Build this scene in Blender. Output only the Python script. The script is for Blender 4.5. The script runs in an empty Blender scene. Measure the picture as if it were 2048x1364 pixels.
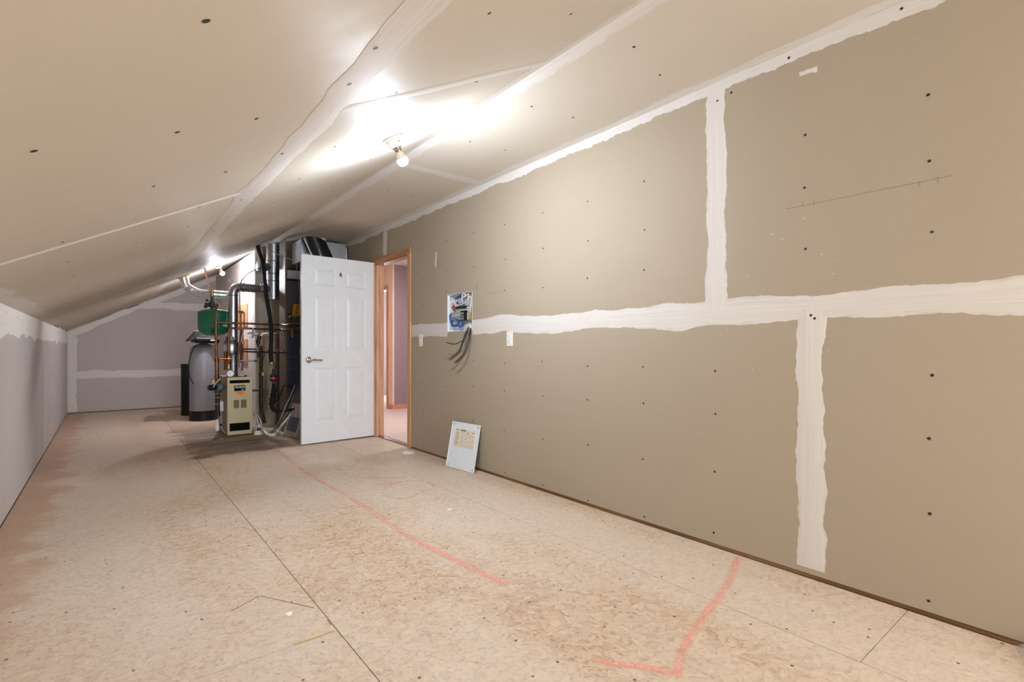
import bpy, math, random
from mathutils import Vector, noise as mnoise
C = bpy.context.scene
COL = C.collection
random.seed(7)

# ------------------------------------------------------------------ camera, world, exposure
F_PX, CX, CY, EYE = 1018.0, 1024.0, 697.0, 1.04
YAW = math.atan2(812, F_PX)
cam_d = bpy.data.cameras.new('camera')
cam_d.sensor_width = 36.0
cam_d.lens = F_PX / 2048 * 36
cam_d.shift_y = (CY - 682) / 2048
cam_d.clip_start = 0.02
cam = bpy.data.objects.new('camera', cam_d)
COL.objects.link(cam)
cam.location = (0, 0, EYE)
cam.rotation_euler = (math.radians(90), 0, -YAW)
C.camera = cam

world = bpy.data.worlds.new('world')
C.world = world
world.use_nodes = True
world.node_tree.nodes['Background'].inputs[0].default_value = (0.85, 0.9, 1.0, 1)
world.node_tree.nodes['Background'].inputs[1].default_value = 0.15

def area(name, loc, target, sx, sy, power, color):
    d = bpy.data.lights.new(name, 'AREA')
    d.shape = 'RECTANGLE'
    d.size, d.size_y = sx, sy
    d.energy = power
    d.color = color
    o = bpy.data.objects.new(name, d)
    COL.objects.link(o)
    o.location = loc
    o.rotation_euler = (Vector(target) - Vector(loc)).to_track_quat('-Z', 'Y').to_euler()
    return o

HALL_W, FAR_HALL_W = 36.0, 36.0
area('hall_daylight', (5.9, 5.75, 1.8), (2.5, 5.25, 0.9), 1.0, 1.3, HALL_W, (1.0, 0.97, 1.0)).data.spread = math.radians(140)
area('hall_fill', (3.25, 6.9, 2.44), (3.25, 6.9, 0), 0.5, 0.5, 12.0, (1.0, 0.96, 0.92))  # added lamp, brightens the peach hall wall
area('far_room_daylight', (4.95, 10.4, 1.5), (4.6, 8.6, 1.2), 1.2, 1.6, FAR_HALL_W, (0.92, 0.95, 1.0))
BULB_NEAR, BULB_FAR = 1900.0, 1550.0
area('side_fill', (2.42, -1.9, 1.35), (0.0, 0.6, 1.35), 1.8, 1.3, 98.0, (1.0, 0.98, 0.94))  # added fill from the right side, no window is built here
area('end_fill', (0.95, -5.12, 1.35), (0.95, 3.0, 1.25), 2.2, 1.4, 175.0, (0.90, 0.98, 1.06))  # added fill from behind the camera, the end wall has no window

C.view_settings.view_transform = 'Standard'
C.view_settings.look = 'None'
C.view_settings.exposure = 0.44
C.view_settings.gamma = 1.0
C.view_settings.use_curve_mapping = False
C.cycles.use_denoising = True
C.cycles.adaptive_threshold = 0.02
C.cycles.max_bounces = 9
C.cycles.diffuse_bounces = 6
C.cycles.glossy_bounces = 4
C.cycles.transparent_max_bounces = 12
C.cycles.caustics_reflective = False
C.cycles.caustics_refractive = False
C.cycles.sample_clamp_indirect = 6.0

# ------------------------------------------------------------------ room dimensions (metres)
XR, XL, YF, YB = 2.49, -0.48, 10.75, -5.2
ZC, ZK, M = 2.43, 1.305, 0.5208
XFOLD = XL + (ZC - ZK) / M
NL = math.hypot(1, M)
SEAM_X = 0.605

def slope(x, y, d=0.0):
    """point of the sloped ceiling, d metres into the room"""
    return Vector((x + M * d / NL, y, ZK + M * (x - XL) - d / NL))

# a pixel of the photograph as a ray through the room: used to measure where things stand
_s, _c = math.sin(YAW), math.cos(YAW)
def _ray(u, v):
    a, b = (u - CX) / F_PX, (CY - v) / F_PX
    return Vector((_s + a * _c, _c - a * _s, b))
def at_x(u, v, x):
    d = _ray(u, v); t = x / d.x
    return Vector((x, t * d.y, EYE + t * d.z))
def at_y(u, v, y):
    d = _ray(u, v); t = y / d.y
    return Vector((t * d.x, y, EYE + t * d.z))
def at_z(u, v, z=0.0):
    d = _ray(u, v); t = (z - EYE) / d.z
    return Vector((t * d.x, t * d.y, z))

# ------------------------------------------------------------------ materials
class NT:
    def __init__(self, name):
        self.m = bpy.data.materials.new(name)
        self.m.use_nodes = True
        self.t = self.m.node_tree
        self.p = self.t.nodes['Principled BSDF']
        self.out = self.t.nodes['Material Output']
    def n(self, typ, **kw):
        nd = self.t.nodes.new('ShaderNode' + typ)
        for k, v in kw.items():
            setattr(nd, k, v)
        return nd
    def l(self, a, b):
        self.t.links.new(a, b)
    def val(self, sock, v):
        if hasattr(v, 'is_output') or isinstance(v, bpy.types.NodeSocket):
            self.l(v, sock)
        elif isinstance(v, (tuple, list)) and len(v) == 3 and sock.type == 'RGBA':
            sock.default_value = (*v, 1)
        else:
            sock.default_value = v
    def pos(self):
        return self.n('NewGeometry').outputs['Position']
    def mapping(self, vec, scale=(1, 1, 1), rot=(0, 0, 0), loc=(0, 0, 0)):
        nd = self.n('Mapping')
        self.l(vec, nd.inputs['Vector'])
        nd.inputs['Scale'].default_value = scale
        nd.inputs['Rotation'].default_value = rot
        nd.inputs['Location'].default_value = loc
        return nd.outputs[0]
    def noise(self, vec, scale, detail=4, rough=0.55, dist=0.0):
        nd = self.n('TexNoise')
        self.l(vec, nd.inputs['Vector'])
        nd.inputs['Scale'].default_value = scale
        nd.inputs['Detail'].default_value = detail
        nd.inputs['Roughness'].default_value = rough
        nd.inputs['Distortion'].default_value = dist
        return nd.outputs['Fac']
    def vor(self, vec, scale, feature='F1', rnd=1.0):
        nd = self.n('TexVoronoi', feature=feature)
        self.l(vec, nd.inputs['Vector'])
        nd.inputs['Scale'].default_value = scale
        nd.inputs['Randomness'].default_value = rnd
        return nd
    def rng(self, v, a, b, c=0.0, d=1.0, smooth=True):
        nd = self.n('MapRange')
        if smooth: nd.interpolation_type = 'SMOOTHSTEP'
        self.val(nd.inputs[0], v)
        for i, x in enumerate((a, b, c, d)):
            nd.inputs[i + 1].default_value = x
        return nd.outputs[0]
    def math(self, op, a, b=0.0):
        nd = self.n('Math', operation=op)
        self.val(nd.inputs[0], a)
        self.val(nd.inputs[1], b)
        return nd.outputs[0]
    def mix(self, fac, a, b, mode='MIX'):
        nd = self.n('Mix', data_type='RGBA', blend_type=mode)
        self.val(nd.inputs[0], fac)
        self.val(nd.inputs[6], a)
        self.val(nd.inputs[7], b)
        return nd.outputs[2]
    def ramp(self, fac, stops):
        nd = self.n('ValToRGB')
        self.l(fac, nd.inputs[0])
        cr = nd.color_ramp
        while len(cr.elements) < len(stops): cr.elements.new(0.5)
        for e, (p, c) in zip(cr.elements, stops):
            e.position = p
            e.color = (*c, 1)
        return nd.outputs[0]
    def bump(self, h, strength=0.2, dist=0.002):
        nd = self.n('Bump')
        nd.inputs['Strength'].default_value = strength
        nd.inputs['Distance'].default_value = dist
        self.l(h, nd.inputs['Height'])
        self.l(nd.outputs[0], self.p.inputs['Normal'])
    def base(self, c): self.val(self.p.inputs['Base Color'], c)
    def rough(self, r): self.val(self.p.inputs['Roughness'], r)

def s2l(r, g, b):
    f = lambda c: ((c / 255 + 0.055) / 1.055) ** 2.4 if c > 10 else c / 255 / 12.92
    return (f(r), f(g), f(b))

def plain(name, col, rough=0.5, metal=0.0, var=0.08, scale=25.0, bump=0.0, spec=0.5, dirt=None, dirt_amt=0.5, dirt_scale=5.0):
    """solid colour with a little procedural mottling, optional dirt"""
    t = NT(name)
    p = t.pos()
    f = t.noise(p, scale, 5)
    lo = tuple(x * (1 - var) for x in col); hi = tuple(min(1, x * (1 + var)) for x in col)
    c = t.mix(t.rng(f, 0.3, 0.7), lo, hi)
    if dirt:
        g = t.noise(t.mapping(p, (1, 1, 0.35)), dirt_scale, 6, 0.65)
        c = t.mix(t.rng(g, 0.48, 0.68, 0, dirt_amt), c, dirt)
    t.base(c)
    t.rough(t.rng(t.noise(p, scale * 1.7, 3), 0.2, 0.8, max(0.02, rough - 0.06), rough + 0.06))
    t.p.inputs['Metallic'].default_value = metal
    t.p.inputs['Specular IOR Level'].default_value = spec
    if bump:
        t.bump(t.noise(p, scale * 6, 4), bump, 0.001)
    return t.m

def drywall(name, col, warm):
    t = NT(name)
    p = t.pos()
    big = t.noise(p, 0.9, 3)
    streak = t.noise(t.mapping(p, (1.5, 1.5, 26)), 3.0, 4)
    fib = t.noise(p, 160, 4, 0.7)
    c = t.mix(t.rng(big, 0.3, 0.7), col, warm)
    c = t.mix(t.rng(streak, 0.3, 0.8, 0, 0.06), c, tuple(x * 0.8 for x in col))
    c = t.mix(t.rng(fib, 0.35, 0.7, 0, 0.16), c, tuple(x * 0.78 for x in col))
    # specks of splashed joint compound
    v = t.vor(t.mapping(p, (1, 1, 0.8)), 26)
    sp = t.math('MULTIPLY', t.rng(v.outputs['Distance'], 0.10, 0.06), t.rng(t.noise(p, 2.2, 2), 0.56, 0.62))
    sp = t.math('MULTIPLY', sp, t.rng(t.noise(p, 40, 1), 0.5, 0.56, 0, 0.55))
    c = t.mix(sp, c, (0.75, 0.72, 0.66))
    t.base(c)
    t.rough(t.rng(t.noise(p, 7, 4), 0.3, 0.7, 0.55, 0.63))
    t.p.inputs['Specular IOR Level'].default_value = 0.22
    t.bump(t.noise(p, 260, 3), 0.12, 0.0006)
    return t.m

def compound_mat():
    """joint compound: UV.y runs -1..1 across the band, thin and greyish at its edges"""
    t = NT('joint_compound')
    p = t.pos()
    uv = t.n('UVMap').outputs[0]
    sep = t.n('SeparateXYZ'); t.l(uv, sep.inputs[0])
    e = t.math('ABSOLUTE', sep.outputs[1])
    along = t.n('CombineXYZ'); t.l(sep.outputs[0], along.inputs[0]); t.l(sep.outputs[1], along.inputs[1])
    w = t.noise(t.mapping(along.outputs[0], (7, 1.6, 1)), 1.0, 4, 0.6)
    thin = t.math('ADD', e, t.rng(w, 0.25, 0.75, -0.42, 0.3, False))
    streak = t.noise(t.mapping(along.outputs[0], (1.3, 13, 1)), 1.0, 5, 0.6)
    white = t.mix(t.rng(streak, 0.3, 0.7), (0.60, 0.565, 0.525), (0.69, 0.655, 0.615))
    c = t.mix(t.rng(thin, 0.78, 1.15, 0, 0.55), white, (0.52, 0.475, 0.395))
    t.base(c)
    t.rough(0.72)
    t.p.inputs['Specular IOR Level'].default_value = 0.3
    h = t.math('ADD', streak, t.math('MULTIPLY', t.noise(p, 60, 4), 0.5))
    t.bump(h, 0.25, 0.0012)
    return t.m

def osb_mat():
    t = NT('osb_board')
    p = t.pos()
    oi = t.n('ObjectInfo')
    rnd = oi.outputs['Random']
    wob = t.n('TexNoise'); t.l(p, wob.inputs['Vector']); wob.inputs['Scale'].default_value = 9; wob.inputs['Detail'].default_value = 3
    off = t.n('VectorMath', operation='MULTIPLY_ADD')
    t.l(wob.outputs['Color'], off.inputs[0]); off.inputs[1].default_value = (0.014, 0.014, 0); t.l(p, off.inputs[2])
    q = off.outputs[0]
    cols = None; edge = None; hgt = None
    for i, (ang, sx, sy) in enumerate(((14, 56, 22), (64, 48, 19), (-36, 54, 24), (108, 44, 21))):
        mp = t.mapping(q, (sx, sy, 1), (0, 0, 0))
        rot = t.n('VectorRotate', rotation_type='Z_AXIS'); t.l(q, rot.inputs['Vector']); rot.inputs['Angle'].default_value = math.radians(ang)
        mp = t.mapping(rot.outputs[0], (sx, sy, 1), (0, 0, 0), (i * 3.7, i * 1.9, i * 2.3))
        v = t.n('TexVoronoi', feature='F1', voronoi_dimensions='2D'); t.l(mp, v.inputs['Vector']); v.inputs['Scale'].default_value = 1.0
        grain = t.noise(t.mapping(rot.outputs[0], (160, 14, 1)), 1.0, 3)
        sep = t.n('SeparateColor'); t.l(v.outputs['Color'], sep.inputs[0])
        col = t.ramp(sep.outputs[0], [(0.0, s2l(180, 148, 116)), (0.3, s2l(198, 168, 136)), (0.62, s2l(209, 182, 150)), (0.85, s2l(219, 196, 166)), (1.0, s2l(204, 168, 136))])
        col = t.mix(t.rng(grain, 0.35, 0.75, 0, 0.22), col, s2l(176, 142, 112))
        d = t.rng(v.outputs['Distance'], 0.45, 0.72)
        if cols is None:
            cols, edge, hgt = col, d, sep.outputs[1]
        else:
            pick = t.n('TexVoronoi', feature='F1', voronoi_dimensions='2D'); t.l(t.mapping(mp, (0.8, 0.8, 1)), pick.inputs['Vector']); pick.inputs['Scale'].default_value = 0.9
            sp = t.n('SeparateColor'); t.l(pick.outputs['Color'], sp.inputs[0])
            k = t.rng(sp.outputs[2], (0, 0.5, 0.66, 0.74)[i] - 0.02, (0, 0.5, 0.66, 0.74)[i] + 0.02)
            cols = t.mix(k, cols, col)
            edge = t.math('ADD', t.math('MULTIPLY', edge, t.math('SUBTRACT', 1.0, k)), t.math('MULTIPLY', d, k))
            hgt = t.math('ADD', t.math('MULTIPLY', hgt, t.math('SUBTRACT', 1.0, k)), t.math('MULTIPLY', sep.outputs[1], k))
    # dark slits between strands
    cr = t.noise(t.mapping(q, (92, 40, 1)), 1.0, 4, 0.65)
    c = t.mix(t.math('MULTIPLY', t.rng(edge, 0.15, 0.9, 0, 0.7), t.rng(cr, 0.38, 0.55)), cols, s2l(124, 90, 62))
    c = t.mix(t.rng(cr, 0.585, 0.66, 0, 0.75), c, s2l(104, 76, 54))
    cr2 = t.noise(t.mapping(q, (46, 110, 1), (0, 0, 0.9)), 1.0, 4, 0.65)
    c = t.mix(t.rng(cr2, 0.60, 0.68, 0, 0.7), c, s2l(118, 86, 60))
    fine = t.noise(q, 210, 3, 0.7)
    c = t.mix(t.rng(fine, 0.3, 0.75, 0, 0.32), c, s2l(160, 128, 100))
    mid = t.noise(q, 75, 5, 0.75)
    c = t.mix(t.rng(mid, 0.52, 0.68, 0, 0.45), c, s2l(142, 108, 78))
    c = t.mix(t.rng(mid, 0.44, 0.3, 0, 0.4), c, s2l(224, 204, 178))
    # sheet to sheet difference
    c = t.mix(t.math('MULTIPLY', rnd, 0.22), c, s2l(198, 168, 140))
    # trodden-in plaster dust: pale bloom, strongest in broad worn patches; hall light painted in by the doorway
    sepp = t.n('SeparateXYZ'); t.l(p, sepp.inputs[0])
    X, Y = sepp.outputs[0], sepp.outputs[1]
    du = t.noise(t.mapping(p, (1.1, 0.6, 1)), 1.0, 5, 0.62)
    du2 = t.noise(p, 55, 4, 0.7)
    dust_and_light = t.math('MULTIPLY', t.rng(du, 0.34, 0.60, 0.22, 0.78), t.rng(du2, 0.25, 0.6, 0.35, 1))
    leftband = t.math('MULTIPLY', t.rng(X, 0.5, 0.1), t.rng(Y, 1.6, 3.0))
    wallband = t.math('MULTIPLY', t.math('MULTIPLY', t.rng(X, 1.55, 1.95), t.rng(X, 2.44, 2.25)), t.rng(Y, 4.6, 4.2))
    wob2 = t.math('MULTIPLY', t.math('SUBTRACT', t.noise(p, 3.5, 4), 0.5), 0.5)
    painted_door_light = t.math('MULTIPLY', t.rng(t.math('ADD', Y, wob2), 4.44, 4.56), t.rng(t.math('ADD', X, wob2), 1.36, 1.5))  # hall light from the doorway, painted pale into the boards
    dust_and_light = t.math('MAXIMUM', dust_and_light, t.math('MULTIPLY', leftband, t.rng(du2, 0.2, 0.6, 0.3, 0.68)))
    dust_and_light = t.math('MAXIMUM', dust_and_light, t.math('MULTIPLY', wallband, t.rng(du2, 0.2, 0.6, 0.3, 0.72)))
    dust_and_light = t.math('MAXIMUM', dust_and_light, t.math('MULTIPLY', painted_door_light, t.rng(du2, 0.15, 0.6, 0.25, 0.6)))
    c = t.mix(dust_and_light, c, s2l(210, 198, 184))
    # unswept border along the low wall, reddish bare board
    c = t.mix(t.math('MULTIPLY', t.rng(t.math('ADD', X, wob2), -0.22, -0.34), 0.5), c, s2l(176, 130, 98))
    # boiler's shadow painted dark on the boards, with an old water stain
    st = t.math('MULTIPLY', t.math('MULTIPLY', t.rng(t.math('ADD', Y, wob2), 5.55, 5.72), t.rng(Y, 8.4, 7.2)), t.math('MULTIPLY', t.rng(t.math('ADD', X, wob2), 0.6, 0.72), t.rng(X, 1.75, 1.45)))
    stn = t.noise(t.mapping(p, (2, 5, 1)), 1.0, 5, 0.65)
    c = t.mix(t.math('MULTIPLY', st, t.rng(stn, 0.3, 0.7, 0.45, 0.92)), c, s2l(96, 76, 61))
    # scuffs and drips
    sc = t.noise(t.mapping(p, (7, 2.4, 1), (0, 0, 0.5)), 1.0, 6, 0.7)
    c = t.mix(t.rng(sc, 0.66, 0.76, 0, 0.55), c, s2l(110, 92, 80))
    v = t.n('TexVoronoi', feature='F1', voronoi_dimensions='2D'); t.l(p, v.inputs['Vector']); v.inputs['Scale'].default_value = 5.5
    dot = t.math('MULTIPLY', t.rng(v.outputs['Distance'], 0.036, 0.022), t.rng(t.noise(p, 5, 1), 0.46, 0.5, 0, 0.85))
    c = t.mix(dot, c, s2l(58, 46, 40))
    t.base(c)
    t.rough(t.rng(fine, 0.3, 0.7, 0.6, 0.75))
    t.p.inputs['Specular IOR Level'].default_value = 0.3
    hh = t.math('SUBTRACT', t.math('MULTIPLY', hgt, 0.5), edge)
    t.bump(t.math('ADD', hh, t.math('MULTIPLY', fine, 0.3)), 0.35, 0.0012)
    return t.m

def oak_mat(name, axis, a, b):
    t = NT(name)
    p = t.pos()
    sc = [22, 22, 22]; sc[axis] = 1.3
    w = t.n('TexWave', wave_type='BANDS', bands_direction='DIAGONAL')
    n1 = t.mapping(p, tuple(sc))
    t.l(n1, w.inputs['Vector'])
    w.inputs['Scale'].default_value = 0.55; w.inputs['Distortion'].default_value = 7; w.inputs['Detail'].default_value = 3; w.inputs['Detail Scale'].default_value = 1.2
    sc2 = [240, 240, 240]; sc2[axis] = 7
    fine = t.noise(t.mapping(p, tuple(sc2)), 1.0, 3)
    c = t.mix(t.rng(w.outputs['Fac'], 0.1, 0.9), a, b)
    c = t.mix(t.rng(fine, 0.4, 0.7, 0, 0.4), c, tuple(x * 0.55 for x in a))
    t.base(c); t.rough(0.4)
    t.bump(fine, 0.12, 0.0008)
    return t.m

def spray_mat():
    """sprayed marking paint: fades out across (UV.y) and along in puffs"""
    t = NT('marking_paint')
    p = t.pos()
    uv = t.n('UVMap').outputs[0]
    sep = t.n('SeparateXYZ'); t.l(uv, sep.inputs[0])
    e = t.math('ABSOLUTE', sep.outputs[1])
    n1 = t.noise(p, 120, 4, 0.75); n2 = t.noise(p, 7, 3)
    f = t.math('ADD', e, t.rng(n1, 0.3, 0.7, -0.3, 0.3, False))
    a = t.math('MULTIPLY', t.rng(f, 1.0, -0.3), t.rng(n2, 0.3, 0.65, 0.3, 0.85))
    fade = t.rng(sep.outputs[0], 0.0, 3.2, 1.0, 0.65)
    a = t.math('MULTIPLY', a, fade)
    t.base(t.mix(t.rng(n1, 0.3, 0.7), s2l(252, 186, 168), s2l(252, 160, 142)))
    t.rough(0.7)
    t.l(a, t.p.inputs['Alpha'])
    return t.m

def emit(name, col, strength):
    t = NT(name)
    e = t.n('Emission'); e.inputs[0].default_value = (*col, 1); e.inputs[1].default_value = strength
    t.l(e.outputs[0], t.out.inputs[0])
    return t.m

def film(name, tint, alpha=0.3):
    t = NT(name)
    p = t.pos()
    tr = t.n('BsdfTransparent'); gl = t.n('BsdfGlossy'); df = t.n('BsdfDiffuse'); ad = t.n('MixShader'); mx = t.n('MixShader')
    gl.inputs['Roughness'].default_value = 0.12
    df.inputs[0].default_value = (*tint, 1)
    ad.inputs[0].default_value = 0.5
    t.l(df.outputs[0], ad.inputs[1]); t.l(gl.outputs[0], ad.inputs[2])
    t.l(t.rng(t.noise(p, 30, 5, 0.7), 0.35, 0.7, alpha * 0.5, alpha * 1.6), mx.inputs[0])
    t.l(tr.outputs[0], mx.inputs[1]); t.l(ad.outputs[0], mx.inputs[2])
    t.l(mx.outputs[0], t.out.inputs[0])
    return t.m

def galv(name, col=(0.55, 0.57, 0.6), rough=0.3):
    t = NT(name)
    p = t.pos()
    v = t.vor(p, 38)
    sep = t.n('SeparateColor'); t.l(v.outputs['Color'], sep.inputs[0])
    c = t.mix(sep.outputs[0], tuple(x * 0.93 for x in col), tuple(min(1, x * 1.05) for x in col))
    c = t.mix(t.rng(t.noise(p, 4, 5, 0.6), 0.5, 0.7, 0, 0.18), c, tuple(x * 0.6 for x in col))
    t.base(c); t.p.inputs['Metallic'].default_value = 1.0
    t.rough(t.rng(sep.outputs[1], 0, 1, rough - 0.02, rough + 0.04, False))
    return t.m

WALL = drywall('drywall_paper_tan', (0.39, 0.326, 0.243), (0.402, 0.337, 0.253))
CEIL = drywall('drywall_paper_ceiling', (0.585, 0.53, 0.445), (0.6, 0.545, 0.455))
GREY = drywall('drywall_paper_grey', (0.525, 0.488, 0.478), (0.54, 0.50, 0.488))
COMP = compound_mat()
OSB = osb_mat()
OAK_V = oak_mat('oak_upright', 2, s2l(184, 136, 92), s2l(203, 158, 112))
OAK_H = oak_mat('oak_header', 1, s2l(168, 120, 80), s2l(190, 142, 98))
OAK_J = oak_mat('oak_jamb', 2, s2l(206, 160, 128), s2l(222, 180, 148))
PINE = oak_mat('bottom_plate_wood', 1, s2l(110, 78, 46), s2l(134, 98, 60))
PLY = oak_mat('plywood', 2, s2l(196, 136, 92), s2l(222, 168, 122))
STUD = plain('framing_dark', (0.06, 0.045, 0.03), 0.8)
SPRAY = spray_mat()
TAPEW = plain('paper_tape_skim', (0.82, 0.79, 0.755), 0.7, var=0.04)
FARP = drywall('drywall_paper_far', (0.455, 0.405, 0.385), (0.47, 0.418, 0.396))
WHITE_PAINT = plain('white_door_paint', s2l(220, 226, 231), 0.42, var=0.02, scale=12, bump=0.02)
WHITE_PL = plain('white_plastic', s2l(228, 226, 220), 0.35, var=0.03)
PORC = plain('porcelain', s2l(226, 222, 208), 0.3, var=0.04)
CREAM = plain('cream_plastic', s2l(206, 200, 178), 0.45, var=0.05)
PAINTED_DARK_AND_PLATE = plain('painted_dark_and_plate', (0.006, 0.006, 0.006), 0.9, spec=0.05)  # matte black: painted-in dark of the boiler openings, also the nameplate
BLACK = plain('black_plastic', (0.007, 0.007, 0.008), 0.42, var=0.2, spec=0.3)
RUBBER = plain('black_foam_rubber', (0.010, 0.010, 0.011), 0.7, var=0.25, bump=0.2, spec=0.25)
COAXM = plain('black_coax_jacket', (0.018, 0.018, 0.016), 0.45)
IRON = plain('black_iron', (0.03, 0.028, 0.026), 0.5, 0.6, var=0.3, dirt=(0.09, 0.05, 0.03))
COPPER = plain('copper_aged', s2l(118, 82, 60), 0.36, 0.85, var=0.3, scale=14, dirt=s2l(58, 40, 32), dirt_amt=0.85)
COPPER_B = plain('copper_bright', s2l(196, 122, 76), 0.28, 0.9, var=0.15)
BRASS = plain('brass', s2l(176, 140, 78), 0.35, 0.9)
STEEL = plain('brushed_steel', s2l(170, 160, 146), 0.3, 1.0, var=0.06)
GALV = galv('galvanised_steel')
GALV_D = galv('galvanised_dull', (0.30, 0.31, 0.32), 0.42)
GALV_B = galv('galvanised_bluish', (0.42, 0.46, 0.5), 0.35)
FOIL = galv('foil_jacket', (0.82, 0.82, 0.83), 0.36)
BOILER = plain('boiler_tan_paint', s2l(184, 174, 130), 0.42, var=0.03, scale=9)
BOILER_S = plain('boiler_side_paint', s2l(140, 128, 106), 0.5, var=0.08, dirt=(0.14, 0.09, 0.06), dirt_amt=0.4)
OLIVE = plain('louvre_olive', s2l(118, 112, 78), 0.5)
GREEN = plain('green_enamel', s2l(22, 104, 70), 0.3, var=0.06, scale=8)
GREEN_D = plain('dark_green_cast_iron', (0.02, 0.045, 0.035), 0.45, var=0.3)
SILVER = plain('grey_tank_shell', s2l(142, 142, 149), 0.34, 0.0, var=0.02, scale=3)
BEIGE = plain('beige_tank_enamel', s2l(176, 166, 144), 0.45, var=0.05, dirt=s2l(118, 98, 78), dirt_amt=0.5, dirt_scale=4)
DARKGREY = plain('furnace_dark_grey', s2l(92, 94, 100), 0.38, 0.55, var=0.08)
DARKBLUE = plain('furnace_blue_grey', s2l(62, 72, 92), 0.35, 0.2, var=0.1)
SHADED_BROWN = plain('furnace_side_shaded_brown', s2l(98, 82, 68), 0.55, 0.0, var=0.08)  # brown with the shade of this blocked corner put into the colour
LAMPM = plain('lampholder_shell', s2l(208, 204, 192), 0.35, var=0.03)
SCREWM = plain('screw_black', (0.012, 0.01, 0.009), 0.6)
BLUEW = plain('blue_cable', s2l(36, 84, 158), 0.4)
LBLUE = plain('pale_blue_film', s2l(140, 176, 206), 0.4)
GREYW = plain('grey_cable', s2l(150, 156, 158), 0.45)
GREENB = plain('green_circuit_board', s2l(50, 104, 48), 0.45, var=0.3, scale=220)
REDP = plain('red_plastic', s2l(176, 62, 46), 0.4)
YELLOW = plain('yellow_plastic', s2l(200, 160, 34), 0.45)
MUSTARD = plain('mustard_fabric', s2l(190, 140, 34), 0.75, var=0.2)
MAGENTA = plain('magenta_label', s2l(214, 16, 128), 0.4)
ORANGE = plain('orange_sticker', s2l(240, 152, 56), 0.5)
PAPER_L = plain('diagram_paper', s2l(222, 211, 190), 0.6, var=0.04, scale=40)
INK = plain('grey_print', s2l(110, 104, 94), 0.6)
INK_D = plain('dark_print', s2l(60, 40, 20), 0.6)
LETTER = plain('white_lettering', s2l(226, 226, 222), 0.5)
STRAPM = plain('copper_strap', s2l(214, 176, 150), 0.4, 0.3)
LABELB = plain('blue_carton', s2l(20, 48, 104), 0.4, var=0.3, scale=60)
CARTON = plain('grey_carton', s2l(170, 160, 150), 0.7)
FILM = film('clear_plastic_film', (0.8, 0.82, 0.85), 0.17)
FILM2 = film('clear_plastic_sheet', (0.75, 0.74, 0.74), 0.42)
TUBECLR = film('clear_vinyl_tube', (0.75, 0.75, 0.78), 0.7)
MAUVE = plain('mauve_wall_paint', s2l(150, 130, 138), 0.6, var=0.02, scale=6)
PEACH = plain('peach_wall_paint', s2l(232, 206, 188), 0.6, var=0.02, scale=6)
HALLW = plain('white_wall_paint', s2l(226, 228, 232), 0.6, var=0.015, scale=6)
PINKTRIM = plain('pinkish_oak_trim', s2l(204, 140, 116), 0.45, var=0.1)
CARPET = plain('carpet_pile', s2l(212, 196, 190), 0.95, var=0.22, scale=140, bump=0.8, spec=0.1)
PAINTBLOB = plain('dried_compound_drop', s2l(232, 232, 228), 0.5)
CONCRETE = plain('hall_backing', (0.4, 0.36, 0.33), 0.8)
BULB1 = emit('bulb_glow_near', (0.89, 1.0, 1.16), BULB_NEAR)
BULB2 = emit('bulb_glow_far', (0.95, 0.95, 1.06), BULB_FAR)
PENCIL = plain('pencil_line', s2l(120, 108, 88), 0.7)
GLUE = plain('yellow_subfloor_glue', s2l(170, 142, 60), 0.6)

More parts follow.
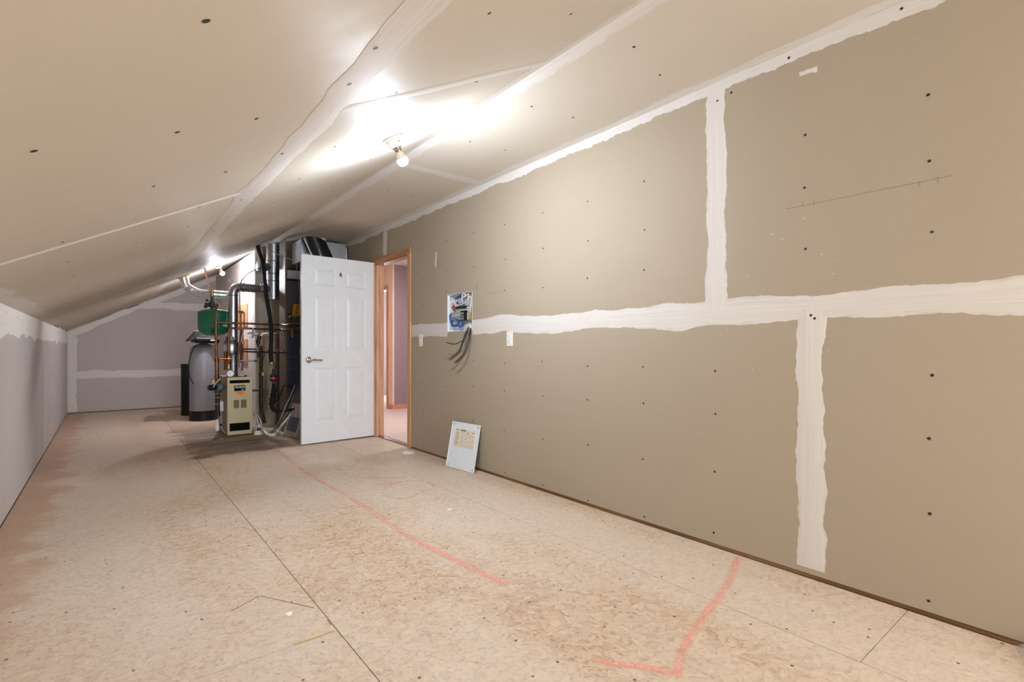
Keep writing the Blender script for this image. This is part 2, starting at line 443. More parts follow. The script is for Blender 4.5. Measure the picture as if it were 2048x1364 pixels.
# ------------------------------------------------------------------ mesh building
class MB:
    def __init__(self):
        self.v, self.f, self.sm, self.uv = [], [], [], []
    def add(self, vs, fs, smooth=False, uvs=None):
        o = len(self.v)
        self.v += [Vector(x) for x in vs]
        self.f += [tuple(i + o for i in f) for f in fs]
        self.sm += [smooth] * len(fs)
        self.uv += (uvs if uvs else [(0.0, 0.0)] * len(vs))
        return self
    def box(self, x0, y0, z0, x1, y1, z1):
        x0, x1 = sorted((x0, x1)); y0, y1 = sorted((y0, y1)); z0, z1 = sorted((z0, z1))
        vs = [(x0, y0, z0), (x1, y0, z0), (x1, y1, z0), (x0, y1, z0), (x0, y0, z1), (x1, y0, z1), (x1, y1, z1), (x0, y1, z1)]
        return self.hexa(vs)
    def hexa(self, vs):
        return self.add(vs, [(0, 3, 2, 1), (4, 5, 6, 7), (0, 1, 5, 4), (1, 2, 6, 5), (2, 3, 7, 6), (3, 0, 4, 7)])
    def obox(self, c, ax, ay, az):
        """box from centre and half-axis vectors"""
        c, ax, ay, az = map(Vector, (c, ax, ay, az))
        vs = [c - ax - ay - az, c + ax - ay - az, c + ax + ay - az, c - ax + ay - az,
              c - ax - ay + az, c + ax - ay + az, c + ax + ay + az, c - ax + ay + az]
        return self.hexa(vs)
    def tube(self, path, r, seg=12, cap=True):
        P = [Vector(p) for p in path]
        n = len(P)
        rs = r if isinstance(r, (list, tuple)) else [r] * n
        tang = []
        for i in range(n):
            a = P[max(i - 1, 0)]; b = P[min(i + 1, n - 1)]
            tang.append((b - a).normalized())
        up = Vector((0, 0, 1)) if abs(tang[0].z) < 0.9 else Vector((1, 0, 0))
        nrm = (up - tang[0] * up.dot(tang[0])).normalized()
        vs, fs = [], []
        for i in range(n):
            nrm = (nrm - tang[i] * nrm.dot(tang[i])).normalized()
            bi = tang[i].cross(nrm)
            for k in range(seg):
                a = 2 * math.pi * k / seg
                vs.append(P[i] + (nrm * math.cos(a) + bi * math.sin(a)) * rs[i])
        for i in range(n - 1):
            for k in range(seg):
                k2 = (k + 1) % seg
                fs.append((i * seg + k, i * seg + k2, (i + 1) * seg + k2, (i + 1) * seg + k))
        self.add(vs, fs, True)
        if cap:
            o = len(self.v) - len(vs)
            self.f += [tuple(o + k for k in range(seg))[::-1], tuple(o + (n - 1) * seg + k for k in range(seg))]
            self.sm += [False, False]
        return self
    def lathe(self, prof, c=(0, 0, 0), axis=(0, 0, 1), seg=28):
        """profile of (radius, height) turned about an axis through c"""
        c = Vector(c); az = Vector(axis).normalized()
        up = Vector((1, 0, 0)) if abs(az.x) < 0.9 else Vector((0, 1, 0))
        ax = (up - az * up.dot(az)).normalized(); ay = az.cross(ax)
        vs, fs = [], []
        for r, h in prof:
            for k in range(seg):
                a = 2 * math.pi * k / seg
                vs.append(c + az * h + (ax * math.cos(a) + ay * math.sin(a)) * r)
        for i in range(len(prof) - 1):
            for k in range(seg):
                k2 = (k + 1) % seg
                fs.append((i * seg + k, i * seg + k2, (i + 1) * seg + k2, (i + 1) * seg + k))
        self.add(vs, fs, True)
        o = len(self.v) - len(vs)
        if prof[0][0] > 1e-6:
            self.f.append(tuple(o + k for k in range(seg))[::-1]); self.sm.append(False)
        if prof[-1][0] > 1e-6:
            self.f.append(tuple(o + (len(prof) - 1) * seg + k for k in range(seg))); self.sm.append(False)
        return self
    def build(self, name, mat, parent=None, bevel=0.0):
        zs = [p.z for p in self.v]
        if parent is None:
            org = Vector(((min(p.x for p in self.v) + max(p.x for p in self.v)) / 2, (min(p.y for p in self.v) + max(p.y for p in self.v)) / 2, min(zs)))
        else:
            org = ORG[parent.name]
        me = bpy.data.meshes.new(name)
        me.from_pydata([tuple(p - org) for p in self.v], [], self.f)
        me.polygons.foreach_set('use_smooth', self.sm)
        ul = me.uv_layers.new(name='UVMap')
        li = [0] * len(me.loops)
        me.loops.foreach_get('vertex_index', li)
        ul.data.foreach_set('uv', [x for i in li for x in self.uv[i]])
        me.materials.append(mat)
        me.validate(); me.update()
        if any(self.sm):
            try:
                me.set_sharp_from_angle(angle=math.radians(38))
            except Exception:
                pass
        o = bpy.data.objects.new(name, me)
        COL.objects.link(o)
        if parent is None:
            o.location = org
        else:
            o.parent = parent
        ORG[o.name] = org
        if bevel:
            b = o.modifiers.new('edge', 'BEVEL')
            b.width = bevel; b.segments = 2; b.limit_method = 'ANGLE'; b.angle_limit = math.radians(50)
        return o
ORG = {}

def thing(name, loc, label, cat, group=None):
    o = bpy.data.objects.new(name, None)
    COL.objects.link(o)
    o.location = loc
    o.empty_display_size = 0.1
    ORG[o.name] = Vector(loc)
    return tag(o, label, cat, group)
def tag(o, label, cat, group=None):
    o['label'] = label; o['category'] = cat
    if group: o['group'] = group
    return o
def structure(o, label=None):
    o['kind'] = 'structure'
    if label: o['label'] = label
    return o
def arc_path(pts, rad, n=6):
    """polyline with rounded corners"""
    P = [Vector(p) for p in pts]
    out = [P[0]]
    for i in range(1, len(P) - 1):
        a, b, c = P[i - 1], P[i], P[i + 1]
        r = min(rad, (a - b).length * 0.48, (c - b).length * 0.48)
        s = b + (a - b).normalized() * r; e = b + (c - b).normalized() * r
        for k in range(n + 1):
            t = k / n
            out.append(s * (1 - t) ** 2 + b * 2 * t * (1 - t) + e * t * t)
    out.append(P[-1])
    return out
def curve(pts, n=8):
    """smooth Catmull-Rom curve through the points"""
    P = [Vector(p) for p in pts]
    P = [P[0] * 2 - P[1]] + P + [P[-1] * 2 - P[-2]]
    out = []
    for i in range(1, len(P) - 2):
        for k in range(n):
            t = k / n
            a, b, c, d = P[i - 1:i + 3]
            out.append(0.5 * ((2 * b) + (c - a) * t + (2 * a - 5 * b + 4 * c - d) * t * t + (3 * b - a - 3 * c + d) * t ** 3))
    out.append(P[-2])
    return out
def split_rect(r, holes):
    """cut rectangular holes out of a rectangle, returns the pieces"""
    xs = sorted({r[0], r[2], *[x for h in holes for x in (h[0], h[2]) if r[0] < x < r[2]]})
    ys = sorted({r[1], r[3], *[y for h in holes for y in (h[1], h[3]) if r[1] < y < r[3]]})
    out = []
    for i in range(len(xs) - 1):
        for j in range(len(ys) - 1):
            cx, cy = (xs[i] + xs[i + 1]) / 2, (ys[j] + ys[j + 1]) / 2
            if not any(h[0] < cx < h[2] and h[1] < cy < h[3] for h in holes):
                out.append((xs[i], ys[j], xs[i + 1], ys[j + 1]))
    return out
def fbm(x, s, o=3):
    return sum(mnoise.noise(Vector((x * 2 ** i, s * 7.3 + i * 3.1, s))) / 1.6 ** i for i in range(o))

def tape(parent, name, P, s0, s1, wl, wr, rag=0.02, tooth=0.006, period=0.35, seed=1.0, step=0.014, h=0.0014, taper=False, mat=None):
    """a band of joint compound: P(s, t, h) gives the point; edges wander and are toothed"""
    n = max(4, int(abs(s1 - s0) / step))
    mb = MB(); vs, fs, uvs = [], [], []
    for i in range(n + 1):
        s = s0 + (s1 - s0) * i / n
        el = wl * (1 + 0.0) + rag * fbm(s / period, seed) + tooth * (fbm(s / 0.035, seed + 5, 2) + max(0, fbm(s / 0.02, seed + 3, 1)) * 1.2)
        er = wr + rag * fbm(s / period, seed + 20) + tooth * (fbm(s / 0.035, seed + 25, 2) + max(0, fbm(s / 0.02, seed + 23, 1)) * 1.2)
        el, er = max(el, 0.004), max(er, 0.004)
        ends = 0.15 if i in (0, n) else 1.0
        for t, hh, v in ((-el, 0.0003, -1), (-el * 0.62, h * ends, -0.62), (0, h * ends * 1.15, 0), (er * 0.62, h * ends, 0.62), (er, 0.0003, 1)):
            vs.append(P(s, t, hh)); uvs.append((s, v))
    for i in range(n):
        for k in range(4):
            a = i * 5 + k
            fs.append((a, a + 1, a + 6, a + 5))
    mb.add(vs, fs, True, uvs)
    # orient towards the room
    return mb.build(name, mat or COMP, parent)

# ------------------------------------------------------------------ FLOOR
fl = structure(MB().box(XL - 0.1, YB - 0.1, -0.12, XR + 0.12, YF + 0.1, -0.022).build('floor', GLUE), 'subfloor of strand board sheets')
G = 0.0016
X1, X2 = 0.668, 1.955
strips = [(XL, X1, (YB, -3.0, -0.57, 1.87, 4.45, 6.95, YF)), (X1, X2, (YB, -4.3, -1.9, 0.40, 2.98, 5.60, 8.05, YF)), (X2, XR, (YB, -4.3, -1.85, 0.60, 3.10, 5.50, 7.95, YF))]
for a, b, ys in strips:
    for y0, y1 in zip(ys, ys[1:]):
        g2 = 0.0013
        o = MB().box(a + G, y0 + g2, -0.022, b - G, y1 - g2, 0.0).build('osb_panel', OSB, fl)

def ribbon(parent, name, pts, w, mat, z=0.0012, step=0.02):
    P = curve([Vector((x, y, 0)) for x, y in pts], 10)
    mb = MB(); vs, fs, uvs = [], [], []
    L = 0.0
    for i, p in enumerate(P):
        a = P[max(i - 1, 0)]; b = P[min(i + 1, len(P) - 1)]
        if i: L += (p - P[i - 1]).length
        t = (b - a).normalized(); nn = Vector((-t.y, t.x, 0))
        for k, v in ((-1, -1), (0, 0), (1, 1)):
            q = p + nn * (w * k); vs.append((q.x, q.y, z)); uvs.append((L, v))
    for i in range(len(P) - 1):
        for k in range(2):
            a = i * 3 + k
            fs.append((a, a + 1, a + 4, a + 3))
    return mb.add(vs, fs, False, uvs).build(name, mat, parent)
o = ribbon(fl, 'paint_line', [(1.384, 1.765), (1.357, 1.94), (1.338, 2.17), (1.312, 2.49), (1.318, 2.955), (1.331, 3.48), (1.311, 4.3), (1.36, 5.43), (1.45, 6.6)], 0.031, SPRAY)
o['label'] = 'long orange sprayed line'
o = ribbon(fl, 'paint_line', [(2.47, 1.283), (2.163, 1.169), (1.896, 1.102), (1.739, 1.062), (1.555, 1.006), (1.43, 0.945)], 0.027, SPRAY)
o['label'] = 'short orange sprayed line near the wall'
o = ribbon(fl, 'paint_line', [(1.27, 1.16), (1.30, 1.115), (1.346, 1.062), (1.40, 0.985), (1.43, 0.93)], 0.024, SPRAY, 0.0016)
o['label'] = 'orange sprayed hook'
for pts in ([(1.53, 3.98), (1.62, 3.93), (1.75, 3.85), (1.9, 3.74)], [(1.47, 3.93), (1.56, 3.80)], [(1.57, 3.68), (1.7, 3.66), (1.86, 3.62), (1.95, 3.55)],
            [(1.95, 3.5), (1.93, 3.36), (1.86, 3.33), (1.75, 3.27), (1.62, 3.22), (1.56, 3.30), (1.53, 3.40)]):
    ribbon(fl, 'paint_mark', pts, 0.018, SPRAY, 0.002)
mb = MB()
cpt = at_z(578, 1228)
vs = [(cpt.x + math.cos(a) * 0.013 * (1 + 0.25 * math.sin(a * 3)), cpt.y + math.sin(a) * 0.017, 0.001) for a in [k * math.pi / 7 for k in range(14)]]
mb.add(vs + [(cpt.x, cpt.y, 0.004)], [(i, (i + 1) % 14, 14) for i in range(14)], True).build('compound_drop', PAINTBLOB, fl)
cpt = at_z(899, 1019)
mb = MB()
vs = [(cpt.x + math.cos(a) * 0.02 * (1 + 0.25 * math.sin(a * 2)), cpt.y + math.sin(a) * 0.014, 0.001) for a in [k * math.pi / 7 for k in range(14)]]
mb.add(vs + [(cpt.x, cpt.y, 0.003)], [(i, (i + 1) % 14, 14) for i in range(14)], True).build('compound_drop', PAINTBLOB, fl)
for q0, q1 in (((700, 1236), (585, 1288)), ((676, 1262), (684, 1274)), ((655, 1240), (662, 1250))):
    a, b = at_z(*q0), at_z(*q1)
    if q0[0] == 700: a.y = b.y = 1.872; a.x = 0.655
    MB().tube([a, b], 0.0026, 6).build('glue_bead', GLUE, fl)
# scratched chalk lines
for q0, q1 in (((521, 1192), (628, 1216)), ((463, 1222), (519, 1192))):
    a, b = at_z(*q0), at_z(*q1)
    MB().tube([a + Vector((0, 0, 0.0002)), b + Vector((0, 0, 0.0002))], 0.0012, 4).build('score_line', INK_D, fl)

# ------------------------------------------------------------------ WALL RIGHT
WT = 0.088
DY0, DY1, DZ = 4.868, 5.700, 2.040
BOXH = (3.675, 1.195, 4.085, 1.540)
door_hole = (DY0, -0.2, DY1, DZ)
wr_ = MB()
for y0, z0, y1, z1 in split_rect((YB, -0.02, YF, ZC + 0.1), [door_hole, BOXH]):
    wr_.box(XR + 0.0125, y0, z0, XR + WT - 0.004, y1, z1)
wall_r = structure(wr_.build('wall_right', STUD), 'tan unpainted drywall wall with taped joints')
def wall_sheet(y0, z0, y1, z1):
    m = MB()
    for a in split_rect((y0, z0, y1, z1), [door_hole, BOXH]):
        m.box(XR, a[0], a[1], XR + 0.0125, a[2], a[3])
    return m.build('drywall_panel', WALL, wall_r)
ZS = 1.225
GAPW = 0.02
for y0, y1 in ((YB, -2.7), (-2.7, 0.95), (0.95, 4.6), (4.6, 7.6), (7.6, YF)):
    if y0 == 4.6:
        wall_sheet(y0, GAPW, DY0 - 0.0, ZS); wall_sheet(DY1, GAPW, y1, ZS)
    else:
        wall_sheet(y0, GAPW, y1, ZS)
for y0, y1 in ((YB, -2.2), (-2.2, 1.417), (1.417, 5.447), (5.447, 9.1), (9.1, YF)):
    wall_sheet(y0, ZS, y1, ZC)
MB().box(XR + 0.004, YB, 0.0, XR + 0.09, DY0 - 0.005, 0.038).build('bottom_plate', PINE, wall_r)
MB().box(XR + 0.004, DY1 + 0.005, 0.0, XR + 0.09, YF, 0.038).build('bottom_plate', PINE, wall_r)
RW = lambda s, t, h: (XR - h, s, t)
RV = lambda s, t, h: (XR - h, t, s)
tape(wall_r, 'joint_tape', lambda s, t, h: RW(s, 1.228 + t, h), -3.0, BOXH[0], 0.066, 0.062, 0.022, 0.004, 0.5, 1.0)
tape(wall_r, 'joint_tape', lambda s, t, h: RW(s, 1.226 + t, h), BOXH[2], DY0 - 0.07, 0.066, 0.06, 0.018, 0.004, 0.5, 1.0)
tape(wall_r, 'joint_tape', lambda s, t, h: RV(s, 1.414 + t, h * 1.3), 1.24, 2.40, 0.054, 0.052, 0.016, 0.004, 0.3, 3.0)
tape(wall_r, 'joint_tape', lambda s, t, h: RV(s, 0.955 + t, h * 1.3), 0.045, 1.235, 0.056, 0.058, 0.018, 0.005, 0.22, 4.0)
tape(wall_r, 'joint_tape', lambda s, t, h: RV(s, 5.447 + t, h * 1.3), 2.10, 2.40, 0.05, 0.05, 0.012, 0.004, 0.2, 5.0)
tape(wall_r, 'joint_tape', lambda s, t, h: RV(s, -2.2 + t, h * 1.3), 1.24, 2.40, 0.055, 0.055, 0.016, 0.004, 0.3, 6.0)
tape(wall_r, 'joint_tape', lambda s, t, h: RW(s, 2.424 + t, h), YB, 7.5, 0.052, 0.002, 0.024, 0.008, 0.4, 7.0, 0.012)
tape(wall_r, 'compound_patch', lambda s, t, h: RW(s, 2.298 + (s - 0.97) * 0.05 + t, h), 0.93, 1.005, 0.012, 0.008, 0.004, 0.004, 0.06, 8.0, 0.006)
tape(wall_r, 'compound_patch', lambda s, t, h: RV(s, 4.30 + t - (s - 1.95) * 0.1, h), 1.83, 1.97, 0.02, 0.012, 0.008, 0.004, 0.06, 9.0, 0.006)
# pencil marks by the stud finder
for p0, p1 in (((1572, 418), (1905, 351)), ((1605, 405), (1606, 413)), ((1627, 402), (1629, 411)), ((1840, 363), (1840, 372)), ((1877, 351), (1876, 367)), ((972, 588), (1001, 583))):
    a, b = at_x(*p0, XR - 0.0004), at_x(*p1, XR - 0.0004)
    MB().tube([a, b], 0.0007, 4).build('pencil_line', PENCIL, wall_r)

# drywall screws: one mesh, shared
def screw_proto():
    m = MB().lathe([(0.0062, 0.0), (0.0060, 0.0006), (0.003, 0.0008), (0.0, 0.0004)], (0, 0, 0), (0, 0, 1), 8)
    me = bpy.data.meshes.new('screw_head')
    me.from_pydata([tuple(p) for p in m.v], [], m.f)
    me.materials.append(SCREWM)
    return me
SCREW = screw_proto()
def screw(parent, p, n, sc=1.0):
    o = bpy.data.objects.new('screw_head', SCREW)
    COL.objects.link(o)
    o.parent = parent
    o.location = Vector(p) - ORG[parent.name]
    o.rotation_euler = Vector(n).to_track_quat('Z', 'Y').to_euler()
    o.scale = (sc, sc * random.uniform(0.75, 1.1), 1)
rj = lambda a: random.uniform(-a, a)
for k in range(-2, 10):
    y = 0.53 + 0.447 * k
    for z in (0.055, 0.40, 0.70, 0.94, 1.49, 1.755, 2.03):
        if (abs(y - 3.88) < 0.25 and 1.15 < z < 1.6) or y > 4.75: continue
        if abs(y - 1.417) < 0.07 and z > 1.2: continue
        if abs(y - 0.955) < 0.09 and z < 1.2: continue
        screw(wall_r, (XR - 0.0003, y + rj(0.008), z + rj(0.02)), (-1, 0, 0))
for y, z in ((6.1, 2.25), (6.5, 2.3), (5.1, 2.2), (5.1, 2.3), (1.33, 2.343), (0.62, 2.40), (1.05, 2.395), (1.405, 2.33), (0.955, 1.19), (0.94, 1.175), (4.1, 1.57), (3.6, 1.56)):
    screw(wall_r, (XR - 0.0016, y, z), (-1, 0, 0))

# ------------------------------------------------------------------ WALL LEFT (knee wall), WALL FAR, WALL BACK
wall_l = structure(MB().box(XL - 0.1, YB, -0.02, XL - 0.0125, YF, ZK + 0.02).build('wall_left', STUD), 'low grey drywall knee wall under the slope')
for y0, y1 in ((YB, -0.4), (-0.4, 3.25), (3.25, 6.936), (6.936, YF)):
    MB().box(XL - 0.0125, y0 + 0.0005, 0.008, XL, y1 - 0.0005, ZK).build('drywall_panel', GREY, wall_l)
LWf = lambda s, t, h: (XL + h, s, t)
tape(wall_l, 'joint_tape', lambda s, t, h: LWf(s, 1.30 + t, h), 10.70, YB, 0.17, 0.003, 0.05, 0.012, 0.55, 11.0, mat=TAPEW)
tape(wall_l, 'joint_tape', lambda s, t, h: (XL + h, 6.936 + t, s), 0.01, 1.2, 0.016, 0.016, 0.004, 0.001, 0.3, 12.0, mat=TAPEW)
tape(wall_l, 'joint_tape', lambda s, t, h: (XL + h, 3.25 + t, s), 0.01, 1.2, 0.02, 0.02, 0.004, 0.001, 0.3, 12.5, mat=TAPEW)
for k in range(20):
    screw(wall_l, (XL + 0.0016, 3.2 + k * 0.4 + rj(0.1), 1.255 + rj(0.01)), (1, 0, 0), 0.8)

wf = MB()
def far_poly(y0, y1, x0, x1, z0, z1, up=0.0):
    """piece of the end wall, its top following the slope"""
    top = lambda x: min(z1, ZK + M * (x - XL) + up, ZC)
    xs = sorted({x0, x1, *[x for x in (XL + (z1 - ZK) / M, XFOLD) if x0 < x < x1]})
    m = MB()
    for a, b in zip(xs, xs[1:]):
        if top(b) - z0 < 0.002: continue
        ta, tb = max(top(a), z0 + 0.001), max(top(b), z0 + 0.001)
        m.hexa([(a, y0, z0), (b, y0, z0), (b, y1, z0), (a, y1, z0), (a, y0, ta), (b, y0, tb), (b, y1, tb), (a, y1, ta)])
    return m
wall_f = structure(far_poly(YF + 0.0125, YF + 0.1, XL - 0.1, XR + 0.1, -0.02, 9, 0.06).build('wall_far', STUD), 'grey drywall end wall under the slope')
for z0, z1 in ((0.012, 0.61), (0.61, 1.79), (1.79, 9)):
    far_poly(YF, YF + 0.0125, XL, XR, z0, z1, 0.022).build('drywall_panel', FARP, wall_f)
FW = lambda s, t, h: (s, YF - h, t)
tape(wall_f, 'joint_tape', lambda s, t, h: FW(s, 0.615 + t, h), XL, XR, 0.062, 0.058, 0.02, 0.006, 0.3, 13.0)
tape(wall_f, 'joint_tape', lambda s, t, h: FW(s, 1.795 + t, h), 0.50, XR, 0.065, 0.05, 0.025, 0.006, 0.3, 14.0)
tape(wall_f, 'joint_tape', lambda s, t, h: (XL + 0.004 + t, YF - h, s), 0.02, 1.30, 0.003, 0.11, 0.03, 0.01, 0.25, 15.0)
tape(wall_f, 'joint_tape', lambda s, t, h: (s - t * 0.4, YF - h, ZK - 0.004 + M * (s - XL) + t), XL, XFOLD, 0.07, 0.003, 0.03, 0.004, 0.4, 16.0)
for x in (-0.0, 0.42, 0.84, 1.25):
    for z in (0.33, 0.98, 1.23, 1.52):
        screw(wall_f, (x + rj(0.01), YF - 0.0003, z + rj(0.02)), (0, -1, 0), 0.85)
wall_b = structure(MB().box(XL - 0.1, YB - 0.1, -0.02, XR + 0.1, YB, ZC + 0.1).build('wall_back', GREY), 'grey drywall end wall behind the viewer')

# ------------------------------------------------------------------ CEILING
YE = 7.83
mb = MB()
def slab(mb, y0, y1, d0, d1, x0, x1):
    a0, a1, b0, b1 = slope(x0, y0, -d0), slope(x1, y0, -d0), slope(x0, y1, -d0), slope(x1, y1, -d0)
    c0, c1, e0, e1 = slope(x0, y0, -d1), slope(x1, y0, -d1), slope(x0, y1, -d1), slope(x1, y1, -d1)
    return mb.hexa([a0, a1, b1, b0, c0, c1, e1, e0])
slab(mb, YB, YF, 0.05, 0.12, XL - 0.12, XFOLD + 0.02)
mb.box(XFOLD, YB, ZC + 0.04, XR + 0.1, YF, ZC + 0.1)
ceil = structure(mb.build('ceiling', STUD), 'unpainted drywall ceiling, sloped on the left and flat on the right')
YD, YC_ = 1.82, 5.52
def ceil_sheet(y0, y1, x0, x1, lift=0.0):
    g = 0.0006
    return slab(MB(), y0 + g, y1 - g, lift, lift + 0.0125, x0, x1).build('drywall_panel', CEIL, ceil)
for y0, y1 in ((YB, -0.75), (-0.75, 2.91), (2.91, 6.86), (6.86, YE)):
    ceil_sheet(y0, y1, XL - 0.01, SEAM_X)
for y0, y1 in ((YB, -1.9), (-1.9, YD), (YD, YC_), (YC_ + 0.011, YE)):
    ceil_sheet(y0, y1, SEAM_X, XFOLD + 0.006)
ceil_sheet(YE, YF, XL - 0.01, SEAM_X, 0.016)
ceil_sheet(YE, YF, SEAM_X, XFOLD + 0.006, 0.016)
for y0, y1 in ((YB, -0.2), (-0.2, 3.52), (3.52, 7.2), (7.2, YF)):
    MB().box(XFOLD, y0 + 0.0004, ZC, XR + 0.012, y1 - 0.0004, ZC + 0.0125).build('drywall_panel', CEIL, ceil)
tape(ceil, 'joint_tape', lambda s, t, h: slope(SEAM_X + t, s, h * 1.6), YB, YE, 0.068, 0.064, 0.02, 0.003, 0.45, 21.0)
tape(ceil, 'joint_tape', lambda s, t, h: slope(SEAM_X + t, s, h * 1.6 - 0.016), YE, YF - 0.3, 0.06, 0.06, 0.014, 0.003, 0.45, 21.0)
tape(ceil, 'joint_tape', lambda s, t, h: slope(XFOLD - 0.002 - t, s, h), YB, 7.1, 0.003, 0.055, 0.018, 0.003, 0.4, 22.0)
tape(ceil, 'joint_tape', lambda s, t, h: (XFOLD + t, s, ZC - h), YB, 7.1, 0.003, 0.085, 0.022, 0.006, 0.3, 23.0)
tape(ceil, 'joint_tape', lambda s, t, h: slope(s, YD + t, h * 1.3), SEAM_X + 0.05, XFOLD - 0.04, 0.036, 0.036, 0.012, 0.002, 0.3, 24.0)
tape(ceil, 'joint_tape', lambda s, t, h: slope(s, 2.91 + t, h), XL + 0.06, SEAM_X - 0.05, 0.028, 0.028, 0.004, 0.001, 0.3, 25.0, mat=TAPEW)
tape(ceil, 'joint_tape', lambda s, t, h: slope(s, 6.86 + t, h), XL + 0.06, SEAM_X - 0.05, 0.022, 0.022, 0.003, 0.001, 0.3, 26.0, mat=TAPEW)
tape(ceil, 'joint_tape', lambda s, t, h: slope(s, -0.75 + t, h), XL + 0.06, SEAM_X - 0.05, 0.028, 0.028, 0.004, 0.001, 0.3, 25.5, mat=TAPEW)
tape(ceil, 'joint_tape', lambda s, t, h: (s, 3.52 + t, ZC - h), XFOLD + 0.06, XR - 0.05, 0.05, 0.045, 0.014, 0.003, 0.3, 27.0)
tape(ceil, 'joint_tape', lambda s, t, h: (XR - 0.001 - t, s, ZC - h), YB, 7.4, 0.002, 0.06, 0.022, 0.006, 0.35, 28.0)
tape(ceil, 'joint_tape', lambda s, t, h: slope(XL + 0.002 + t, s, h), YB, YE, 0.002, 0.085, 0.03, 0.014, 0.3, 29.0, 0.01)
slope_n = (M, 0, -1)
for x in (-0.14, 0.14, 0.37, 0.86, 1.30):
    for k in range(-1, 18):
        y = 1.02 + 0.61 * k + x * 0.18
        if y < -0.5 or y > 7.4: continue
        if abs(x - 1.25) < 0.2 and abs(y - 2.58) < 0.2: continue
        if random.random() < 0.12: continue
        screw(ceil, slope(x + rj(0.02), y + rj(0.03), 0.0003), slope_n, 1.2)
for x in (1.92, 2.19):
    for k in range(-1, 9):
        screw(ceil, (x + rj(0.02), 0.85 + 0.665 * k + rj(0.04), ZC - 0.0003), (0, 0, -1), 1.2)
for y in (1.55, 2.25, 3.1, 4.0, 1.3):
    screw(ceil, slope(SEAM_X - 0.03 + rj(0.02), y, 0.003), slope_n, 1.2)

# ------------------------------------------------------------------ PARTITION by the boiler
PX, PY = 1.585, 7.62
mb = MB().box(PX, PY, 0.0, XR, PY + 0.1, ZC)
mb.box(PX, PY + 0.1, 0.0, PX + 0.1, YF, ZC - 0.06)
part = structure(mb.build('wall_chase', plain('primed_drywall', s2l(206, 196, 190), 0.6, var=0.03, scale=5)), 'pale boxed-in chase beside the boiler')
MB().box(PX + 0.012, PY - 0.0125, 0.0, XR, PY, ZC).build('drywall_panel', CEIL, part)
MB().box(PX - 0.001, PY - 0.014, 0.0, PX + 0.012, PY, ZC - 0.03).build('corner_bead', WHITE_PL, part)
a, b = at_x(474, 607, PX), at_x(496, 650, PX)
def board(u0, u1, v0, v1, label):
    y0, y1 = at_x(u1, v0, PX).y, at_x(u0, v0, PX).y
    z0, z1 = at_x(u1, v1, PX).z, at_x(u1, v0, PX).z
    t = MB().box(PX - 0.019, y0, z0, PX, y1, z1).build('plywood_board', PLY, bevel=0.002)
    return tag(t, label, 'board', 'plywood backing boards')
board(472, 496, 607, 652, 'upper square plywood board screwed to the pale chase wall behind the vent pipe')
board(486, 496, 678, 727, 'lower narrow plywood board on the pale chase wall behind the pipes')

# ------------------------------------------------------------------ DOOR, FRAME, HALL
HX, HY = 2.476, 5.716
DA = math.atan2(5.65 - HY, 1.632 - HX)
DU = Vector((math.cos(DA), math.sin(DA), 0))          # hinge -> free edge
DN = Vector((DU.y, -DU.x, 0))
if DN.y > 0: DN = -DN                                  # face turned to the room
DL, DT, DZ0, DZ1 = 0.846, 0.035, 0.014, 2.052
FREE = Vector((HX, HY, 0)) + DU * DL
def dp(s, z, d=0.0):
    """door point: s from the free edge, height z, d out of the face"""
    return FREE - DU * s + Vector((0, 0, z)) + DN * d
door = thing('door_1', (HX, HY, DZ0), 'white six-panel door standing open into the room', 'door')
del door['category']; door['kind'] = 'structure'
cols_ = ((0.124, 0.378), (0.488, 0.740)); rows_ = ((0.228, 0.83), (1.02, 1.622), (1.725, 1.93))
rects = [(c0, r0, c1, r1) for c0, c1 in cols_ for r0, r1 in rows_]
mb = MB()
for sgn, off in ((1, 0.0), (-1, -DT)):
    for a in split_rect((0, DZ0, DL, DZ1), rects):
        mb.add([dp(a[0], a[1], off), dp(a[2], a[1], off), dp(a[2], a[3], off), dp(a[0], a[3], off)], [(0, 1, 2, 3) if sgn < 0 else (3, 2, 1, 0)])
for s0, z0, s1, z1 in ((0, DZ0, 0, DZ1), (DL, DZ0, DL, DZ1), (0, DZ0, DL, DZ0), (0, DZ1, DL, DZ1)):
    mb.add([dp(s0, z0), dp(s1, z1), dp(s1, z1, -DT), dp(s0, z0, -DT)], [(0, 1, 2, 3)])
mb.build('door_leaf', WHITE_PAINT, door)
for r in rects:
    mb = MB()
    for sg, base in ((1, 0.0), (-1, -DT)):
        rings = [(0.0, 0.0), (0.008, -0.0025), (0.016, -0.009), (0.026, -0.010), (0.05, -0.002), (0.054, -0.001)]
        vs = []
        for ins, d in rings:
            vs += [dp(r[0] + ins, r[1] + ins, base + sg * d), dp(r[2] - ins, r[1] + ins, base + sg * d), dp(r[2] - ins, r[3] - ins, base + sg * d), dp(r[0] + ins, r[3] - ins, base + sg * d)]
        fs = []
        for i in range(len(rings) - 1):
            for k in range(4):
                k2 = (k + 1) % 4
                fs.append((i * 4 + k, i * 4 + k2, i * 4 + 4 + k2, i * 4 + 4 + k))
        fs.append(tuple((len(rings) - 1) * 4 + k for k in range(4)))
        mb.add(vs, fs)
    mb.build('door_panel', WHITE_PAINT, door)
hd = MB().lathe([(0.033, 0.0), (0.033, 0.004), (0.028, 0.009), (0.013, 0.012), (0.012, 0.045), (0.0, 0.047)], dp(0.077, 0.917), DN, 24)
handle = hd.build('door_handle', STEEL, door)
MB().tube(curve([dp(0.077, 0.917, 0.045), dp(0.10, 0.917, 0.052), dp(0.15, 0.916, 0.05), dp(0.208, 0.913, 0.045)], 5), [0.010] * 8 + [0.008] * 8, 10).build('lever', STEEL, handle)
MB().box(0, 0, 0, 0.001, 0.001, 0.001)
